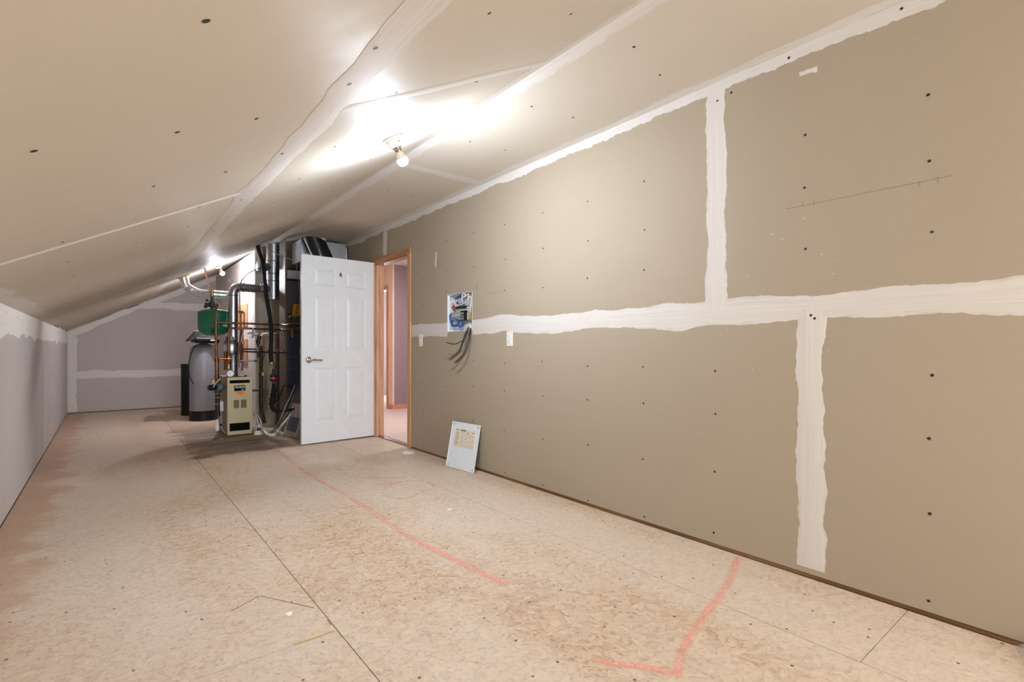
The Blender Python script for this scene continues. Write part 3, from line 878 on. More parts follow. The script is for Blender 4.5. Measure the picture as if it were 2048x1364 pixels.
mb = MB().tube(curve([dp(0.433, 1.885, 0.003), dp(0.433, 1.87, 0.012), dp(0.433, 1.852, 0.022), dp(0.433, 1.846, 0.034), dp(0.433, 1.858, 0.04)], 5), 0.004, 8)
mb.obox(dp(0.433, 1.872, 0.002), DU * 0.011, DN * 0.002, Vector((0, 0, 0.02)))
mb.build('coat_hook', STEEL, door)
for z in (0.27, 1.05, 1.83):
    m = MB().tube([Vector((HX + 0.004, HY - 0.006, z - 0.045)), Vector((HX + 0.004, HY - 0.006, z + 0.045))], 0.007, 10)
    m.box(HX - 0.002, HY - 0.001, z - 0.044, HX + 0.03, HY + 0.0, z + 0.044)
    m.build('hinge', STEEL, door)

frame = thing('door_frame_1', (XR, (DY0 + DY1) / 2, 0), 'oak door casing and jambs around the open doorway', 'door frame')
del frame['category']; frame['kind'] = 'structure'
TH = 0.018
def casing(y0, y1, z0, z1, mat):
    return MB().box(XR - TH, y0, z0, XR + 0.001, y1, z1).build('casing', mat, frame, 0.005)
casing(DY0 - 0.068, DY0, 0.0, DZ - 0.004, OAK_V)
casing(DY1, DY1 + 0.085, 0.0, DZ - 0.004, OAK_V)
casing(DY0 - 0.068, DY1 + 0.105, DZ - 0.004, DZ + 0.058, OAK_H)
MB().box(XR, DY1 - 0.019, 0.0, XR + WT, DY1, DZ).build('jamb', OAK_J, frame)
MB().box(XR, DY0, 0.0, XR + WT, DY0 + 0.019, DZ).build('jamb', OAK_J, frame)
MB().box(XR, DY0, DZ - 0.019, XR + WT, DY1, DZ).build('jamb', OAK_H, frame)
MB().box(XR + 0.038, DY1 - 0.03, 0.0, XR + 0.07, DY1 - 0.018, DZ - 0.018).build('door_stop', OAK_J, frame)
MB().box(XR + 0.038, DY0 + 0.018, 0.0, XR + 0.07, DY0 + 0.03, DZ - 0.018).build('door_stop', OAK_J, frame)
MB().box(XR + 0.012, DY0 + 0.0185, 0.87, XR + 0.04, DY0 + 0.021, 0.95).build('strike_plate', IRON, frame)

# hallway
HZ = 2.47
H0, HE = XR + WT, 6.6
hf = structure(MB().box(XR + 0.0, DY0, -0.05, H0, DY1, 0.002).box(H0, 2.6, -0.05, HE, 11.2, 0.006).build('floor_hall', CARPET), 'pale carpet of the hallway')
MB().box(XR + 0.01, DY0, 0.002, XR + 0.06, DY1, 0.010).build('carpet_edge', PINE, hf)
structure(MB().box(H0, 2.6, HZ, HE, 11.2, HZ + 0.05).build('ceiling_hall', HALLW), 'white hallway ceiling')
PXW, MYW = 3.81, 8.03
structure(MB().box(PXW + 0.03, MYW, 0, HE, MYW + 0.12, HZ).build('wall_hall_mauve', MAUVE), 'mauve painted hallway wall')
mb = MB().box(PXW, MYW + 0.0005, 0, PXW + 0.029, 8.235, HZ).box(PXW, 8.235, 2.08, PXW + 0.12, 9.15, HZ).box(PXW, 9.15, 0, PXW + 0.12, 11.2, HZ)
structure(mb.build('wall_hall_peach', PEACH), 'peach painted hallway wall with a cased opening')
structure(MB().box(PXW - 0.012, 8.19, 0, PXW + 0.13, 8.255, 2.06).box(PXW - 0.012, 8.19, 2.06, PXW + 0.13, 9.2, 2.125).build('trim_1', PLY), 'oak casing of the hallway opening')
structure(MB().box(PXW, MYW - 0.014, 0.0, HE, MYW, 0.085).box(PXW - 0.014, MYW - 0.014, 0.0, PXW, 8.19, 0.085).build('baseboard_hall', PINKTRIM), 'oak baseboard of the hallway')
structure(MB().box(5.5, MYW + 0.12, 0, 5.6, 11.2, HZ).box(PXW + 0.12, 11.1, 0, 5.6, 11.2, HZ).build('wall_far_room', HALLW), 'white wall seen through the hallway opening')
structure(MB().box(5.48, MYW + 0.12, 0.07, 5.5, 11.1, 0.16).build('baseboard_far_room', PINKTRIM), 'oak baseboard of the far room')
mb = MB().box(H0, 2.5, 0, HE, 2.6, HZ).box(HE, 2.5, 0, HE + 0.1, MYW, HZ)
structure(mb.build('wall_hall_end', PEACH), 'hallway end walls')
mb = MB()
for y0, z0, y1, z1 in split_rect((2.6, 0, 11.2, HZ), [(DY0, -1, DY1, DZ)]):
    mb.box(H0 - 0.003, y0, z0, H0 + 0.012, y1, z1)
structure(mb.build('wall_hall_side', PEACH), 'hallway side of the right wall')
MB().box(H0 + 0.012, DY1 + 0.004, 0, H0 + 0.016, DY1 + 0.06, DZ).build('casing', OAK_V, frame)
MB().box(H0 + 0.012, DY0 - 0.06, 0, H0 + 0.016, DY0 - 0.004, DZ).build('casing', OAK_V, frame)

# ------------------------------------------------------------------ CEILING LAMPS (bare bulbs in porcelain holders)
def lamp(x, y, glow, label, lift=0.0):
    c = slope(x, y, 0.0 - lift)
    ax = Vector((M, 0, -1)).normalized()
    t = thing('ceiling_lamp', c, label, 'lamp', None)
    MB().lathe([(0.056, -0.002), (0.058, 0.003), (0.057, 0.008), (0.049, 0.012), (0.044, 0.030), (0.035, 0.050), (0.026, 0.056), (0.0, 0.056)], c, ax, 32).build('lampholder', LAMPM, t)
    MB().lathe([(0.021, 0.055), (0.022, 0.060), (0.020, 0.064), (0.0215, 0.068), (0.0195, 0.072), (0.018, 0.080), (0.0, 0.081)], c, ax, 20).build('bulb_base', STEEL, t)
    MB().lathe([(0.0165, 0.079), (0.0185, 0.088), (0.0225, 0.098), (0.0265, 0.1085), (0.0293, 0.1195)], c, ax, 24).build('bulb_neck', LAMPM, t)
    b = MB().lathe([(0.0293, 0.1195), (0.0295, 0.123), (0.0288, 0.134), (0.0235, 0.147), (0.0135, 0.1545), (0.0, 0.157)], c, ax, 24).build('bulb', glow, t)
    mb = MB()
    mb.tube([c + ax * 0.03 + Vector((0, -0.044, 0)), c + ax * 0.036 + Vector((0, -0.046, 0))], 0.004, 8)
    mb.build('mounting_screw', STEEL, t)
    return t
lamp(1.222, 2.575, BULB1, 'glowing bare bulb in a cream holder on the slope in mid room')
lamp(1.215, 8.06, BULB2, 'glowing bare bulb in a white holder above the boiler and green tank', 0.016)

# ------------------------------------------------------------------ BOILER
BY, BX0, BX1, BZ = 6.82, 1.124, 1.390, 0.695
fb = lambda u, v: at_y(u, v, BY)
boiler = thing('boiler', ((BX0 + BX1) / 2, 7.14, 0), 'small tan gas boiler with black slots and orange sticker beside the grey tank', 'boiler')
MB().box(BX0, BY + 0.012, 0.014, BX1, 7.46, BZ).build('jacket', BOILER_S, boiler, 0.004)
for x in (BX0 + 0.02, BX1 - 0.05):
    for y in (BY + 0.03, 7.38):
        MB().box(x, y, 0, x + 0.03, y + 0.03, 0.016).build('foot', IRON, boiler)
mb = MB()
fx0, fx1 = BX0, BX1
ix0, ix1 = fb(459.2, 800).x, fb(499.7, 800).x
zt, zb_ = fb(470, 760.4).z, fb(470, 862.0).z
for r in split_rect((fx0, 0.010, fx1, BZ), [(ix0, zb_, ix1, zt)]):
    mb.box(r[0], BY, r[1], r[2], BY + 0.012, r[3])
mb.build('front_frame', BOILER, boiler)
z1, z0 = fb(470, 766.7).z, fb(470, 846.5).z
pn = MB().box(ix0, BY + 0.005, z0, ix1, BY + 0.0125, z1).build('front_panel', BOILER, boiler)
mb = MB().box(ix0, BY + 0.008, z1, ix1, BY + 0.0126, zt)
mb.build('painted_air_slot_dark', PAINTED_DARK_AND_PLATE, boiler)  # flat black sheet, the slot's dark depth is painted
mb = MB().box(ix0, BY + 0.006, zb_, ix1, BY + 0.0126, z0)
mb.build('painted_burner_dark', PAINTED_DARK_AND_PLATE, boiler)  # flat black sheet painted as the unlit recess
a, b = fb(468.6, 782.5), fb(490.8, 770.4)
np_ = MB().box(a.x, BY + 0.003, a.z, b.x, BY + 0.005, b.z).build('nameplate', PAINTED_DARK_AND_PLATE, pn)
a2, b2 = fb(470.4, 792), fb(490.4, 783.2)
MB().box(a2.x, BY + 0.0035, a2.z, b2.x, BY + 0.005, b2.z).build('sticker', ORANGE, pn)
mb = MB()
for (u0, v0, u1, v1) in ((473, 784.8, 479, 786.2), (480, 784.6, 487, 785.8), (474, 787.6, 484, 788.6), (473, 789.6, 487, 790.3)):
    p, q = fb(u0, v1), fb(u1, v0)
    mb.box(p.x, BY + 0.003, p.z, q.x, BY + 0.0036, q.z)
mb.build('sticker_print', INK_D, pn)
for (u0, v0, u1, v1) in ((467.3, 799.7, 478.5, 816.8), (481.9, 798.7, 493.3, 816.2)):
    p, q = fb(u0, v1), fb(u1, v0)
    mb = MB().box(p.x, BY + 0.0042, p.z, q.x, BY + 0.0052, q.z)
    n = 9
    for i in range(n):
        z = p.z + (q.z - p.z) * (i + 0.5) / n
        mb.hexa([(p.x + 0.002, BY + 0.004, z - 0.003), (q.x - 0.002, BY + 0.004, z - 0.003), (q.x - 0.002, BY + 0.0045, z - 0.003), (p.x + 0.002, BY + 0.0045, z - 0.003),
                 (p.x + 0.002, BY + 0.001, z + 0.002), (q.x - 0.002, BY + 0.001, z + 0.002), (q.x - 0.002, BY + 0.0045, z + 0.003), (p.x + 0.002, BY + 0.0045, z + 0.003)])
    mb.build('louvre_panel', OLIVE, pn)

def lettering(text, origin, right, up, size, mat, parent, name='lettering', depth=0.0006):
    """flat letters standing in the plane of right/up"""
    cu = bpy.data.curves.new('tmp_text', 'FONT')
    cu.body = text; cu.size = 1.0; cu.extrude = 0.0; cu.offset = 0.012
    ob = bpy.data.objects.new('tmp_text', cu); COL.objects.link(ob)
    bpy.context.view_layer.update()
    me = bpy.data.meshes.new_from_object(ob.evaluated_get(bpy.context.evaluated_depsgraph_get()))
    bpy.data.objects.remove(ob); bpy.data.curves.remove(cu)
    right, up = Vector(right).normalized(), Vector(up).normalized()
    nrm = right.cross(up)
    w = max(v.co.x for v in me.vertices) or 1
    m = MB()
    m.add([Vector(origin) + right * v.co.x * size[0] / w + up * v.co.y * size[1] + nrm * depth for v in me.vertices], [tuple(p.vertices) for p in me.polygons])
    bpy.data.meshes.remove(me)
    return m.build(name, mat, parent)
p = fb(470.2, 776.6)
lettering('WEIL-McLAIN', (p.x, BY + 0.003, p.z), (1, 0, 0), (0, 0, 1), (fb(489.3, 776).x - p.x, 0.038), LETTER, pn)
p = fb(482.4, 780.9)
lettering('CGa', (p.x, BY + 0.003, p.z), (1, 0, 0), (0, 0, 1), (fb(488.4, 780).x - p.x, 0.022), LETTER, pn)
# draft hood on top
FY = 7.22
FXc = at_y(466, 700, FY).x
fz = lambda v, u=466: at_y(u, v, FY).z
dh = MB().lathe([(0.064, BZ - 0.002), (0.052, BZ + 0.02), (0.052, fz(712)), (0.058, fz(708) - 0.002)], (FXc, FY, 0), (0, 0, 1), 24)
dh.build('draft_hood', GALV_D, boiler)
for z in (0.0, ):
    MB().lathe([(0.012, BZ - 0.001), (0.014, BZ + 0.012), (0.006, BZ + 0.02)], (1.34, 6.92, 0), (0, 0, 1), 10).build('relief_plug', IRON, boiler)
# gauge
g0 = at_y(461, 742.2, 6.86)
gc = Vector((g0.x, 6.88, BZ + 0.046))
ga = MB().lathe([(0.044, 0.0), (0.046, 0.02), (0.046, 0.036), (0.041, 0.038), (0.040, 0.033)], gc, (-0.12, -1, 0.02), 28).build('gauge', BLACK, boiler)
ax = Vector((-0.12, -1, 0.02)).normalized()
MB().lathe([(0.0395, 0.0332), (0.0, 0.0338)], gc, ax, 28).build('dial', WHITE_PL, ga)
mb = MB()
rt = ax.cross(Vector((0, 0, 1))).normalized() * -1
for k in range(11):
    a = math.radians(220 - 26 * k)
    d = rt * math.cos(a) + Vector((0, 0, 1)) * math.sin(a)
    mb.obox(gc + ax * 0.0341 + d * 0.033, d * 0.003, d.cross(ax) * 0.0011, ax * 0.0004)
d = rt * math.cos(2.5) + Vector((0, 0, 1)) * math.sin(2.5)
mb.obox(gc + ax * 0.0345 + d * 0.009, d * 0.016, d.cross(ax) * 0.0012, ax * 0.0004)
mb.build('dial_print', INK_D, ga)
MB().tube([(gc.x, gc.y, BZ - 0.002), (gc.x, gc.y + 0.002, gc.z - 0.03)], 0.009, 10).build('gauge_stem', BRASS, ga)
# switch box and conduit on the left side
jb = at_x(446.5, 812, BX0)
bx = MB().box(BX0 - 0.05, jb.y - 0.045, jb.z - 0.06, BX0, jb.y + 0.045, jb.z + 0.06).build('switch_box', WHITE_PL, boiler, 0.003)
MB().box(BX0 - 0.056, jb.y - 0.008, jb.z - 0.012, BX0 - 0.05, jb.y + 0.008, jb.z + 0.012).build('switch', CREAM, bx)
cpath = [Vector((BX0 - 0.02, jb.y - 0.01, jb.z - 0.06)), Vector((BX0 - 0.022, jb.y - 0.01, jb.z - 0.15)), Vector((BX0 - 0.022, jb.y - 0.07, jb.z - 0.27)), Vector((BX0 + 0.0, jb.y - 0.16, 0.02))]
MB().tube(curve(cpath, 6), 0.011, 10).build('conduit', GREYW, boiler)
MB().tube(curve([Vector((BX0 - 0.02, jb.y, jb.z + 0.06)), Vector((BX0 - 0.05, jb.y + 0.02, jb.z + 0.12)), Vector((BX0 - 0.01, jb.y + 0.03, jb.z + 0.2))], 6), 0.006, 8).build('wire', GREYW, boiler)

# ------------------------------------------------------------------ FLUE AND VENTS
FR = 0.056
VY = 7.31
vz = lambda v, u=548: at_y(u, v, VY).z
VX = at_y(546.5, 560, VY).x
VR = 0.084
flue = thing('flue_pipe', (FXc, FY, fz(708)), 'shiny galvanised flue pipe rising from the boiler and bending towards the tall stack', 'pipe')
hz_ = at_y(500, 575.5, FY).z
MB().lathe([(0.060, fz(708)), (0.088, fz(708)), (0.095, fz(706)), (0.095, fz(690)), (0.080, fz(684)), (FR + 0.004, fz(679)), (FR + 0.004, fz(674)), (FR + 0.001, fz(673))], (FXc - 0.02, FY, 0), (0, 0, 1), 32).build('flared_hood', GALV, flue)
el = arc_path([(FXc, FY, fz(681)), (FXc, FY, hz_), (VX - 0.16, FY + (VY - FY) * 0.8, hz_)], 0.1, 5)
MB().tube(el, FR, 28).build('pipe', GALV, flue)
mb = MB()
m2 = MB()
m2.lathe([(FR + 0.0005, 0), (FR + 0.006, 0.004), (FR + 0.006, 0.012), (FR + 0.0005, 0.016)], (FXc, FY, hz_ - 0.12), (0, 0, 1), 28)
mb.lathe([(FR + 0.0005, 0), (FR + 0.006, 0.004), (FR + 0.006, 0.012), (FR + 0.0005, 0.016)], (FXc + 0.11, FY + 0.02, hz_), (1, 0.12, 0), 28)
mb.build('seam_ring', GALV_D, flue)
m2.build('seam_ring', GALV_D, flue)
MB().tube([(FXc - 0.045, FY - 0.01, hz_ + 0.055), (FXc - 0.045, FY - 0.01, hz_ + 0.085)], 0.010, 10).build('damper_bolt', WHITE_PL, flue)

stack = thing('vent_stack', (VX, VY, vz(599)), 'tall galvanised vent stack with two side tees hanging from the ceiling', 'vent pipe')
z0 = vz(599)
MB().lathe([(VR - 0.006, z0 - 0.004), (VR + 0.004, z0), (VR + 0.005, z0 + 0.03), (VR, z0 + 0.034), (VR, ZC + 0.005)], (VX, VY, 0), (0, 0, 1), 30).build('pipe', GALV, stack)
for v in (523, 563, 548):
    z = vz(v)
    MB().lathe([(VR + 0.0005, z - 0.008), (VR + 0.006, z - 0.005), (VR + 0.006, z + 0.005), (VR + 0.0005, z + 0.008)], (VX, VY, 0), (0, 0, 1), 30).build('lock_band', GALV_D, stack)
zt2 = vz(534.5, 530)
MB().lathe([(0.056, 0.03), (0.056, 0.17), (0.064, 0.175), (0.064, 0.205), (0.056, 0.21), (0.0, 0.21)], (VX, VY, zt2), (-1, -0.25, 0), 26).build('capped_tee', GALV, stack)
zt3 = hz_
MB().lathe([(0.060, 0.03), (0.060, 0.10), (0.070, 0.105), (0.070, 0.135), (0.064, 0.14), (0.064, 0.165), (0.058, 0.17)], (VX, VY, zt3), (-1, -0.15, 0), 26).build('lower_tee', GALV, stack)

DYd = 7.42
duct = thing('foil_duct', slope(0.76, 7.62), 'crinkled silver foil flexible duct curving from the sloped ceiling behind the flue pipe', 'duct')
dp_ = [slope(0.755, 7.62, 0.0), at_y(372, 571, 7.6), at_y(384, 580, 7.55), at_y(398, 586.5, 7.5), at_y(420, 588, DYd), at_y(442, 590, DYd), at_y(468, 592, DYd)]
dp_[0] = slope(0.765, 7.60, -0.01)
pth = curve(dp_, 14)
rr = [0.050 + 0.0017 * math.sin(i * 2.3) + 0.0006 * math.sin(i * 4.1) for i in range(len(pth))]
MB().tube(pth, rr, 22).build('duct_jacket', FOIL, duct)
mb = MB()
c0 = slope(0.765, 7.60, 0.004)
for k in range(16):
    a = k / 16 * 2 * math.pi
    q = c0 + Vector((math.cos(a) * 0.052, math.sin(a) * 0.055, math.cos(a) * 0.052 * M))
    mb.lathe([(0.0, -0.014), (0.012, -0.010), (0.017 + rj(0.004), 0), (0.011, 0.011), (0.0, 0.014)], q, (rj(1), rj(1), 1), 8)
mb.build('foam_seal', plain('spray_foam', s2l(214, 192, 140), 0.8), duct)
sp0, sp1 = slope(0.985, 7.52, 0.0), at_y(419.5, 586, 7.37)
mb = MB()
d = (sp1 - sp0).normalized()
for t0, t1 in ((0, 1),):
    mb.obox((sp0 + sp1) / 2, Vector((0.011, 0, 0)), Vector((0, 0.0012, 0)), (sp1 - sp0) / 2)
tag(mb.build('hanger_strap', STRAPM), 'pale copper coloured strap hanging from the ceiling to the foil duct', 'strap')

# ------------------------------------------------------------------ EXPANSION TANK
EY = 7.30
ec = at_y(428, 640, EY)
ez = lambda v: at_y(428, v, EY).z
et = thing('expansion_tank', (ec.x, EY, ez(671)), 'squat green expansion tank hung under a valve above the grey tank', 'tank')
ER = 0.176
e0, e1 = ez(672), ez(625)
H_ = e1 - e0
MB().lathe([(0.0, e0), (0.07, e0 + 0.004), (0.125, e0 + 0.022), (0.158, e0 + 0.052), (ER - 0.002, e0 + 0.09), (ER, e0 + 0.11), (ER, e1 - 0.012), (ER + 0.003, e1 - 0.010), (ER + 0.003, e1 - 0.002)], (ec.x, EY, 0), (0, 0, 1), 40).build('shell', GREEN, et)
MB().lathe([(ER + 0.003, e1 - 0.002), (ER - 0.006, e1 + 0.012), (0.13, e1 + 0.030), (0.06, e1 + 0.040), (0.0, e1 + 0.042)], (ec.x, EY, 0), (0, 0, 1), 40).build('dome', GREEN, et)
tl = at_y(446, 651, EY - ER + 0.02)
aw = Vector((0.55, -0.83, 0))
MB().obox(Vector((ec.x, EY, tl.z)) + aw * (ER + 0.001), Vector((0.83, 0.55, 0)) * 0.03, aw * 0.0012, Vector((0, 0, 0.012))).build('tank_label', LETTER, et)
vt = e1 + 0.04
av = MB().lathe([(0.02, vt), (0.02, vt + 0.02), (0.036, vt + 0.03), (0.042, vt + 0.06), (0.036, vt + 0.09), (0.02, vt + 0.10), (0.016, vt + 0.17)], (ec.x - 0.02, EY, 0), (0, 0, 1), 18)
av.lathe([(0.022, 0.0), (0.024, 0.07), (0.016, 0.075)], (ec.x - 0.02, EY - 0.01, vt + 0.06), (1, -0.6, 0), 14)
av.lathe([(0.02, 0.0), (0.022, 0.06), (0.03, 0.065), (0.03, 0.08), (0.0, 0.08)], (ec.x - 0.02, EY, vt + 0.055), (-1, -0.5, -0.1), 14)
av.build('fill_valve', GREEN_D, et)
mb = MB().lathe([(0.012, 0), (0.018, 0.015), (0.018, 0.03), (0.0, 0.034)], (ec.x - 0.085, EY - 0.03, vt + 0.02), (-0.5, -0.5, 0.2), 12)
mb.build('valve_knob', COPPER, et)
MB().tube([(ec.x - 0.07, EY - 0.02, vt + 0.10), (ec.x - 0.09, EY - 0.03, vt + 0.115)], 0.014, 10).build('valve_knob', COPPER, et)
MB().tube([(ec.x - 0.02, EY, vt + 0.16), (ec.x - 0.02, EY, vt + 0.24)], 0.018, 12).build('inlet_pipe', BRASS, et)
wv = [at_y(431, 601, 7.2), at_y(436, 607, 7.2), at_y(442, 615, 7.2), at_y(450, 609, 7.2)]
MB().tube(curve(wv, 6), 0.006, 8).build('bleed_tube', STRAPM, et)

# ------------------------------------------------------------------ COPPER PIPING
def pipe(label, path, r, mat=COPPER, name='copper_pipe', fittings=(), cat='pipe', group=None, fmat=None, rad=0.03):
    P = arc_path(path, rad, 5)
    lo = min(P, key=lambda q: q.z)
    t = thing(name, lo, label, cat, group)
    MB().tube(P, r, 14).build('pipe', mat, t)
    for q, d, l in fittings:
        q, d = Vector(q), Vector(d).normalized()
        MB().lathe([(r * 1.02, -l), (r * 1.25, -l + 0.003), (r * 1.25, l - 0.003), (r * 1.02, l)], q, d, 14).build('coupling', fmat or mat, t)
    return t
CY_ = 6.97
c = lambda u, v, y=CY_: at_y(u, v, y)
pipe('thin upright copper pipe in front of the green tank', [c(429, 611), c(432, 607), c(432, 690), c(432.6, 716)], 0.0145, COPPER, fittings=[(c(432, 690), (0, 0, 1), 0.015), (c(432, 646), (0, 0, 1), 0.018)])
pipe('thick upright copper pipe down to the black pump', [c(433.3, 718), c(434.2, 765)], 0.021, COPPER, fittings=[(c(433.4, 720), (0, 0, 1), 0.02), (c(434, 752), (0, 0, 1), 0.016)])
pipe('short bright orange copper crossover above the gauge', [c(434, 717), c(447, 717), c(463.5, 717.3)], 0.013, COPPER_B, fittings=[(c(458, 717.1), (1, 0, 0), 0.02)])
pipe('upper long horizontal copper pipe running past the chase to the furnace', [c(433.5, 645), c(500, 647.2), c(563, 649.4, 6.75), c(574, 650.5, 6.6), c(582, 647, 6.55), c(604, 646, 6.5)], 0.0135, COPPER, fittings=[(c(436, 645.1), (1, 0, 0), 0.015), (c(470, 646.2), (1, 0, 0), 0.015)])
pipe('lower long horizontal copper pipe with brass fittings before the furnace', [c(457.5, 728), c(457.5, 656.2), c(500, 657), c(563, 659.6, 6.75), c(574, 659.5, 6.6), c(604, 655, 6.5)], 0.0135, COPPER, fittings=[(c(457.5, 716), (0, 0, 1), 0.02), (c(571, 659.5, 6.63), (1, -.1, 0), 0.02)], fmat=BRASS)
pipe('brass check valve standing above the white gauge', [c(457.3, 722, 7.0), c(457.3, 738, 7.0)], 0.022, BRASS, 'check_valve', fittings=[(c(457.3, 725, 7.0), (0, 0, 1), 0.02), (c(457.3, 735, 7.0), (0, 0, 1), 0.018)], cat='valve')
pipe('dark copper tee behind the crossover pipe, left of the flue', [c(451, 704, 7.1), c(451, 740, 7.1)], 0.02, COPPER, 'copper_tee', fittings=[(c(451, 706, 7.1), (0, 0, 1), 0.018)], cat='pipe')
pipe('thin brown tube arching from the capped tee down past the chase', curve([c(519, 536, 7.0), c(505, 542, 6.95), c(492, 551, 6.95), c(482, 564, 6.95), c(479.3, 585, 6.95), c(480, 630, 6.95), c(480, 665, 6.95), c(477, 700, 6.95), c(478, 735, 6.97)], 6), 0.0058, COPPER, 'capillary_tube', cat='tube', rad=0.001)
pipe('thin bare copper line dropping from the ceiling beside the black hose', curve([c(517.5, 486, 6.9), c(524, 497, 6.9), c(528, 509, 6.9), c(529, 520, 6.88), c(526.5, 534, 6.86)], 6), 0.0075, COPPER, 'refrigerant_line', cat='tube', rad=0.001)
pipe('copper loop on the upper plywood board', [at_x(476, 622, PX - 0.03), at_x(488, 623, PX - 0.03), at_x(488, 652, PX - 0.03)], 0.008, COPPER, fittings=[])
pipe('upright copper pipe behind the flue, in front of the plywood', [c(481.5, 624, 7.35), c(481.5, 725, 7.35)], 0.012, COPPER)
pipe('upright copper pipe close to the right of the boiler flue', [c(485, 660, 7.2), c(485.5, 700, 7.2), c(484, 742, 7.2)], 0.011, COPPER)
pipe('white lever pull hanging by the gas valve left of the black hose', curve([c(486, 665, 7.0), c(483, 680, 7.0), c(485.5, 687, 7.0)], 5), 0.0045, WHITE_PL, 'pull_wire', cat='wire', rad=0.001)

# circulator at the boiler's left
cp = c(437, 774, 6.97)
pu = thing('circulator_pump', (cp.x, cp.y, c(437, 790, 6.97).z), 'dark green circulator pump with black motor left of the boiler', 'pump')
MB().lathe([(0.03, -0.03), (0.056, -0.024), (0.062, 0.0), (0.056, 0.026), (0.034, 0.034), (0.0, 0.036)], cp, (-0.2, -1, 0.1), 24).build('volute', GREEN_D, pu)
MB().lathe([(0.034, 0.0), (0.036, 0.07), (0.032, 0.09), (0.0, 0.092)], cp + Vector((-0.02, 0, 0)), (-1, -0.35, -0.05), 18).build('motor', BLACK, pu)
for v, r in ((765, 0.034), (784, 0.036)):
    MB().lathe([(0.02, -0.012), (r, -0.010), (r, 0.010), (0.02, 0.012)], c(435.5, v, 6.97), (0, 0, 1), 16).build('flange', IRON, pu)
MB().obox(c(427, 764, 6.9), Vector((0.014, 0, 0)), Vector((0, 0.004, 0)), Vector((0.004, 0, 0.022))).build('yellow_tag', YELLOW, pu)
MB().tube(curve([c(426, 775, 6.88), c(432, 766, 6.88), c(440.5, 757, 6.88)], 6), 0.005, 8).build('white_cord', WHITE_PL, pu)
pipe('fat dark pipe under the circulator pump with two pale rings', [c(435, 788), c(435.2, 818), c(436.5, 832)], 0.026, IRON, 'iron_pipe', fittings=[(c(435, 795), (0, 0, 1), 0.004), (c(435.1, 808), (0, 0, 1), 0.004)], fmat=STRAPM)
pu2 = c(434.5, 838, 6.97)
t = thing('drain_valve', (pu2.x, 6.97, 0.05), 'small white drain valve low at the left of the boiler', 'valve')
MB().lathe([(0.014, 0.02), (0.024, 0.03), (0.024, 0.09), (0.016, 0.10), (0.016, 0.16)], (pu2.x, 6.97, 0.03), (0, 0, 1), 14).build('body', WHITE_PL, t)
MB().tube([(pu2.x, 6.97, 0.1), (pu2.x + 0.05, 6.96, 0.13)], 0.01, 8).build('lever', IRON, t)

# ------------------------------------------------------------------ WATER SOFTENER, BRINE TANK
SX, SY, SR = 1.115, 8.62, 0.178
so = thing('water_softener', (SX, SY, 0), 'tall grey water softener cylinder with black base and black head', 'water softener')
sz = lambda v: at_y(407, v, SY - 0.1).z
MB().lathe([(SR - 0.02, 0), (SR + 0.004, 0.006), (SR + 0.004, 0.13), (SR - 0.004, 0.15)], (SX, SY, 0), (0, 0, 1), 36).build('base', BLACK, so)
zt = sz(700)
MB().lathe([(SR - 0.002, 0.14), (SR, 0.16), (SR, zt - 0.03), (SR - 0.012, zt + 0.02), (SR - 0.045, zt + 0.06), (SR - 0.1, zt + 0.085), (0.05, zt + 0.095), (0.05, zt + 0.1)], (SX, SY, 0), (0, 0, 1), 36).build('tank', SILVER, so)
zh = zt + 0.098
hd = MB().lathe([(0.06, zh), (0.06, zh + 0.03), (0.05, zh + 0.05)], (SX, SY, 0), (0, 0, 1), 18)
hd.lathe([(0.030, -0.15), (0.046, -0.14), (0.046, 0.14), (0.03, 0.15), (0.0, 0.15)], (SX + 0.02, SY - 0.19, zh + 0.045), (1, 0.0, 0), 18)
hd.box(SX - 0.15, SY - 0.16, zh + 0.01, SX + 0.14, SY + 0.06, zh + 0.07)
hd.build('valve_body', BLACK, so)
hx0, hx1 = at_y(371, 682, SY - 0.2).x, at_y(415, 662, SY - 0.2).x
zb0, zt0 = at_y(380, 683, SY - 0.2).z, at_y(395, 663, SY - 0.2).z
MB().hexa([(hx0, SY - 0.2, zb0), (hx1, SY - 0.2, zb0 + 0.06), (hx1, SY + 0.1, zb0 + 0.06), (hx0 + 0.02, SY + 0.1, zb0), (hx0 + 0.13, SY - 0.16, zt0), (hx1, SY - 0.16, zt0 + 0.005), (hx1, SY + 0.1, zt0 + 0.005), (hx0 + 0.13, SY + 0.1, zt0)]).build('head_cover', BLACK, so, 0.012)
MB().obox((SX + 0.09, SY - 0.237, zh + 0.042), (0.035, 0, 0), (0, 0.0015, 0), (0, 0, 0.01)).build('head_label', LETTER, so)
MB().tube(curve([at_y(391, 691, 8.4), at_y(383, 706, 8.4), at_y(378, 728, 8.42), at_y(379, 752, 8.42), at_y(387, 768, 8.4)], 7), 0.0065, 8).build('brine_hose', BLACK, so)
tag(MB().hexa([(hx0 + 0.10, SY - 0.15, zt0 + 0.008), (hx0 + 0.26, SY - 0.15, zt0 + 0.010), (hx0 + 0.27, SY + 0.05, zt0 + 0.010), (hx0 + 0.11, SY + 0.05, zt0 + 0.008), (hx0 + 0.10, SY - 0.15, zt0 + 0.012), (hx0 + 0.26, SY - 0.15, zt0 + 0.016), (hx0 + 0.27, SY + 0.05, zt0 + 0.022), (hx0 + 0.11, SY + 0.05, zt0 + 0.014)]).build('manual', LETTER), 'white paper manual lying on the black softener head', 'booklet')
bp = at_y(377, 780, 9.38)
br = thing('brine_tank', (bp.x, 9.38, 0), 'narrow black brine tank standing left behind the grey softener', 'tank')
MB().lathe([(0.092, 0), (0.1, 0.01), (0.102, 0.76)], (bp.x, 9.38, 0), (0, 0, 1), 28).build('body', BLACK, br)
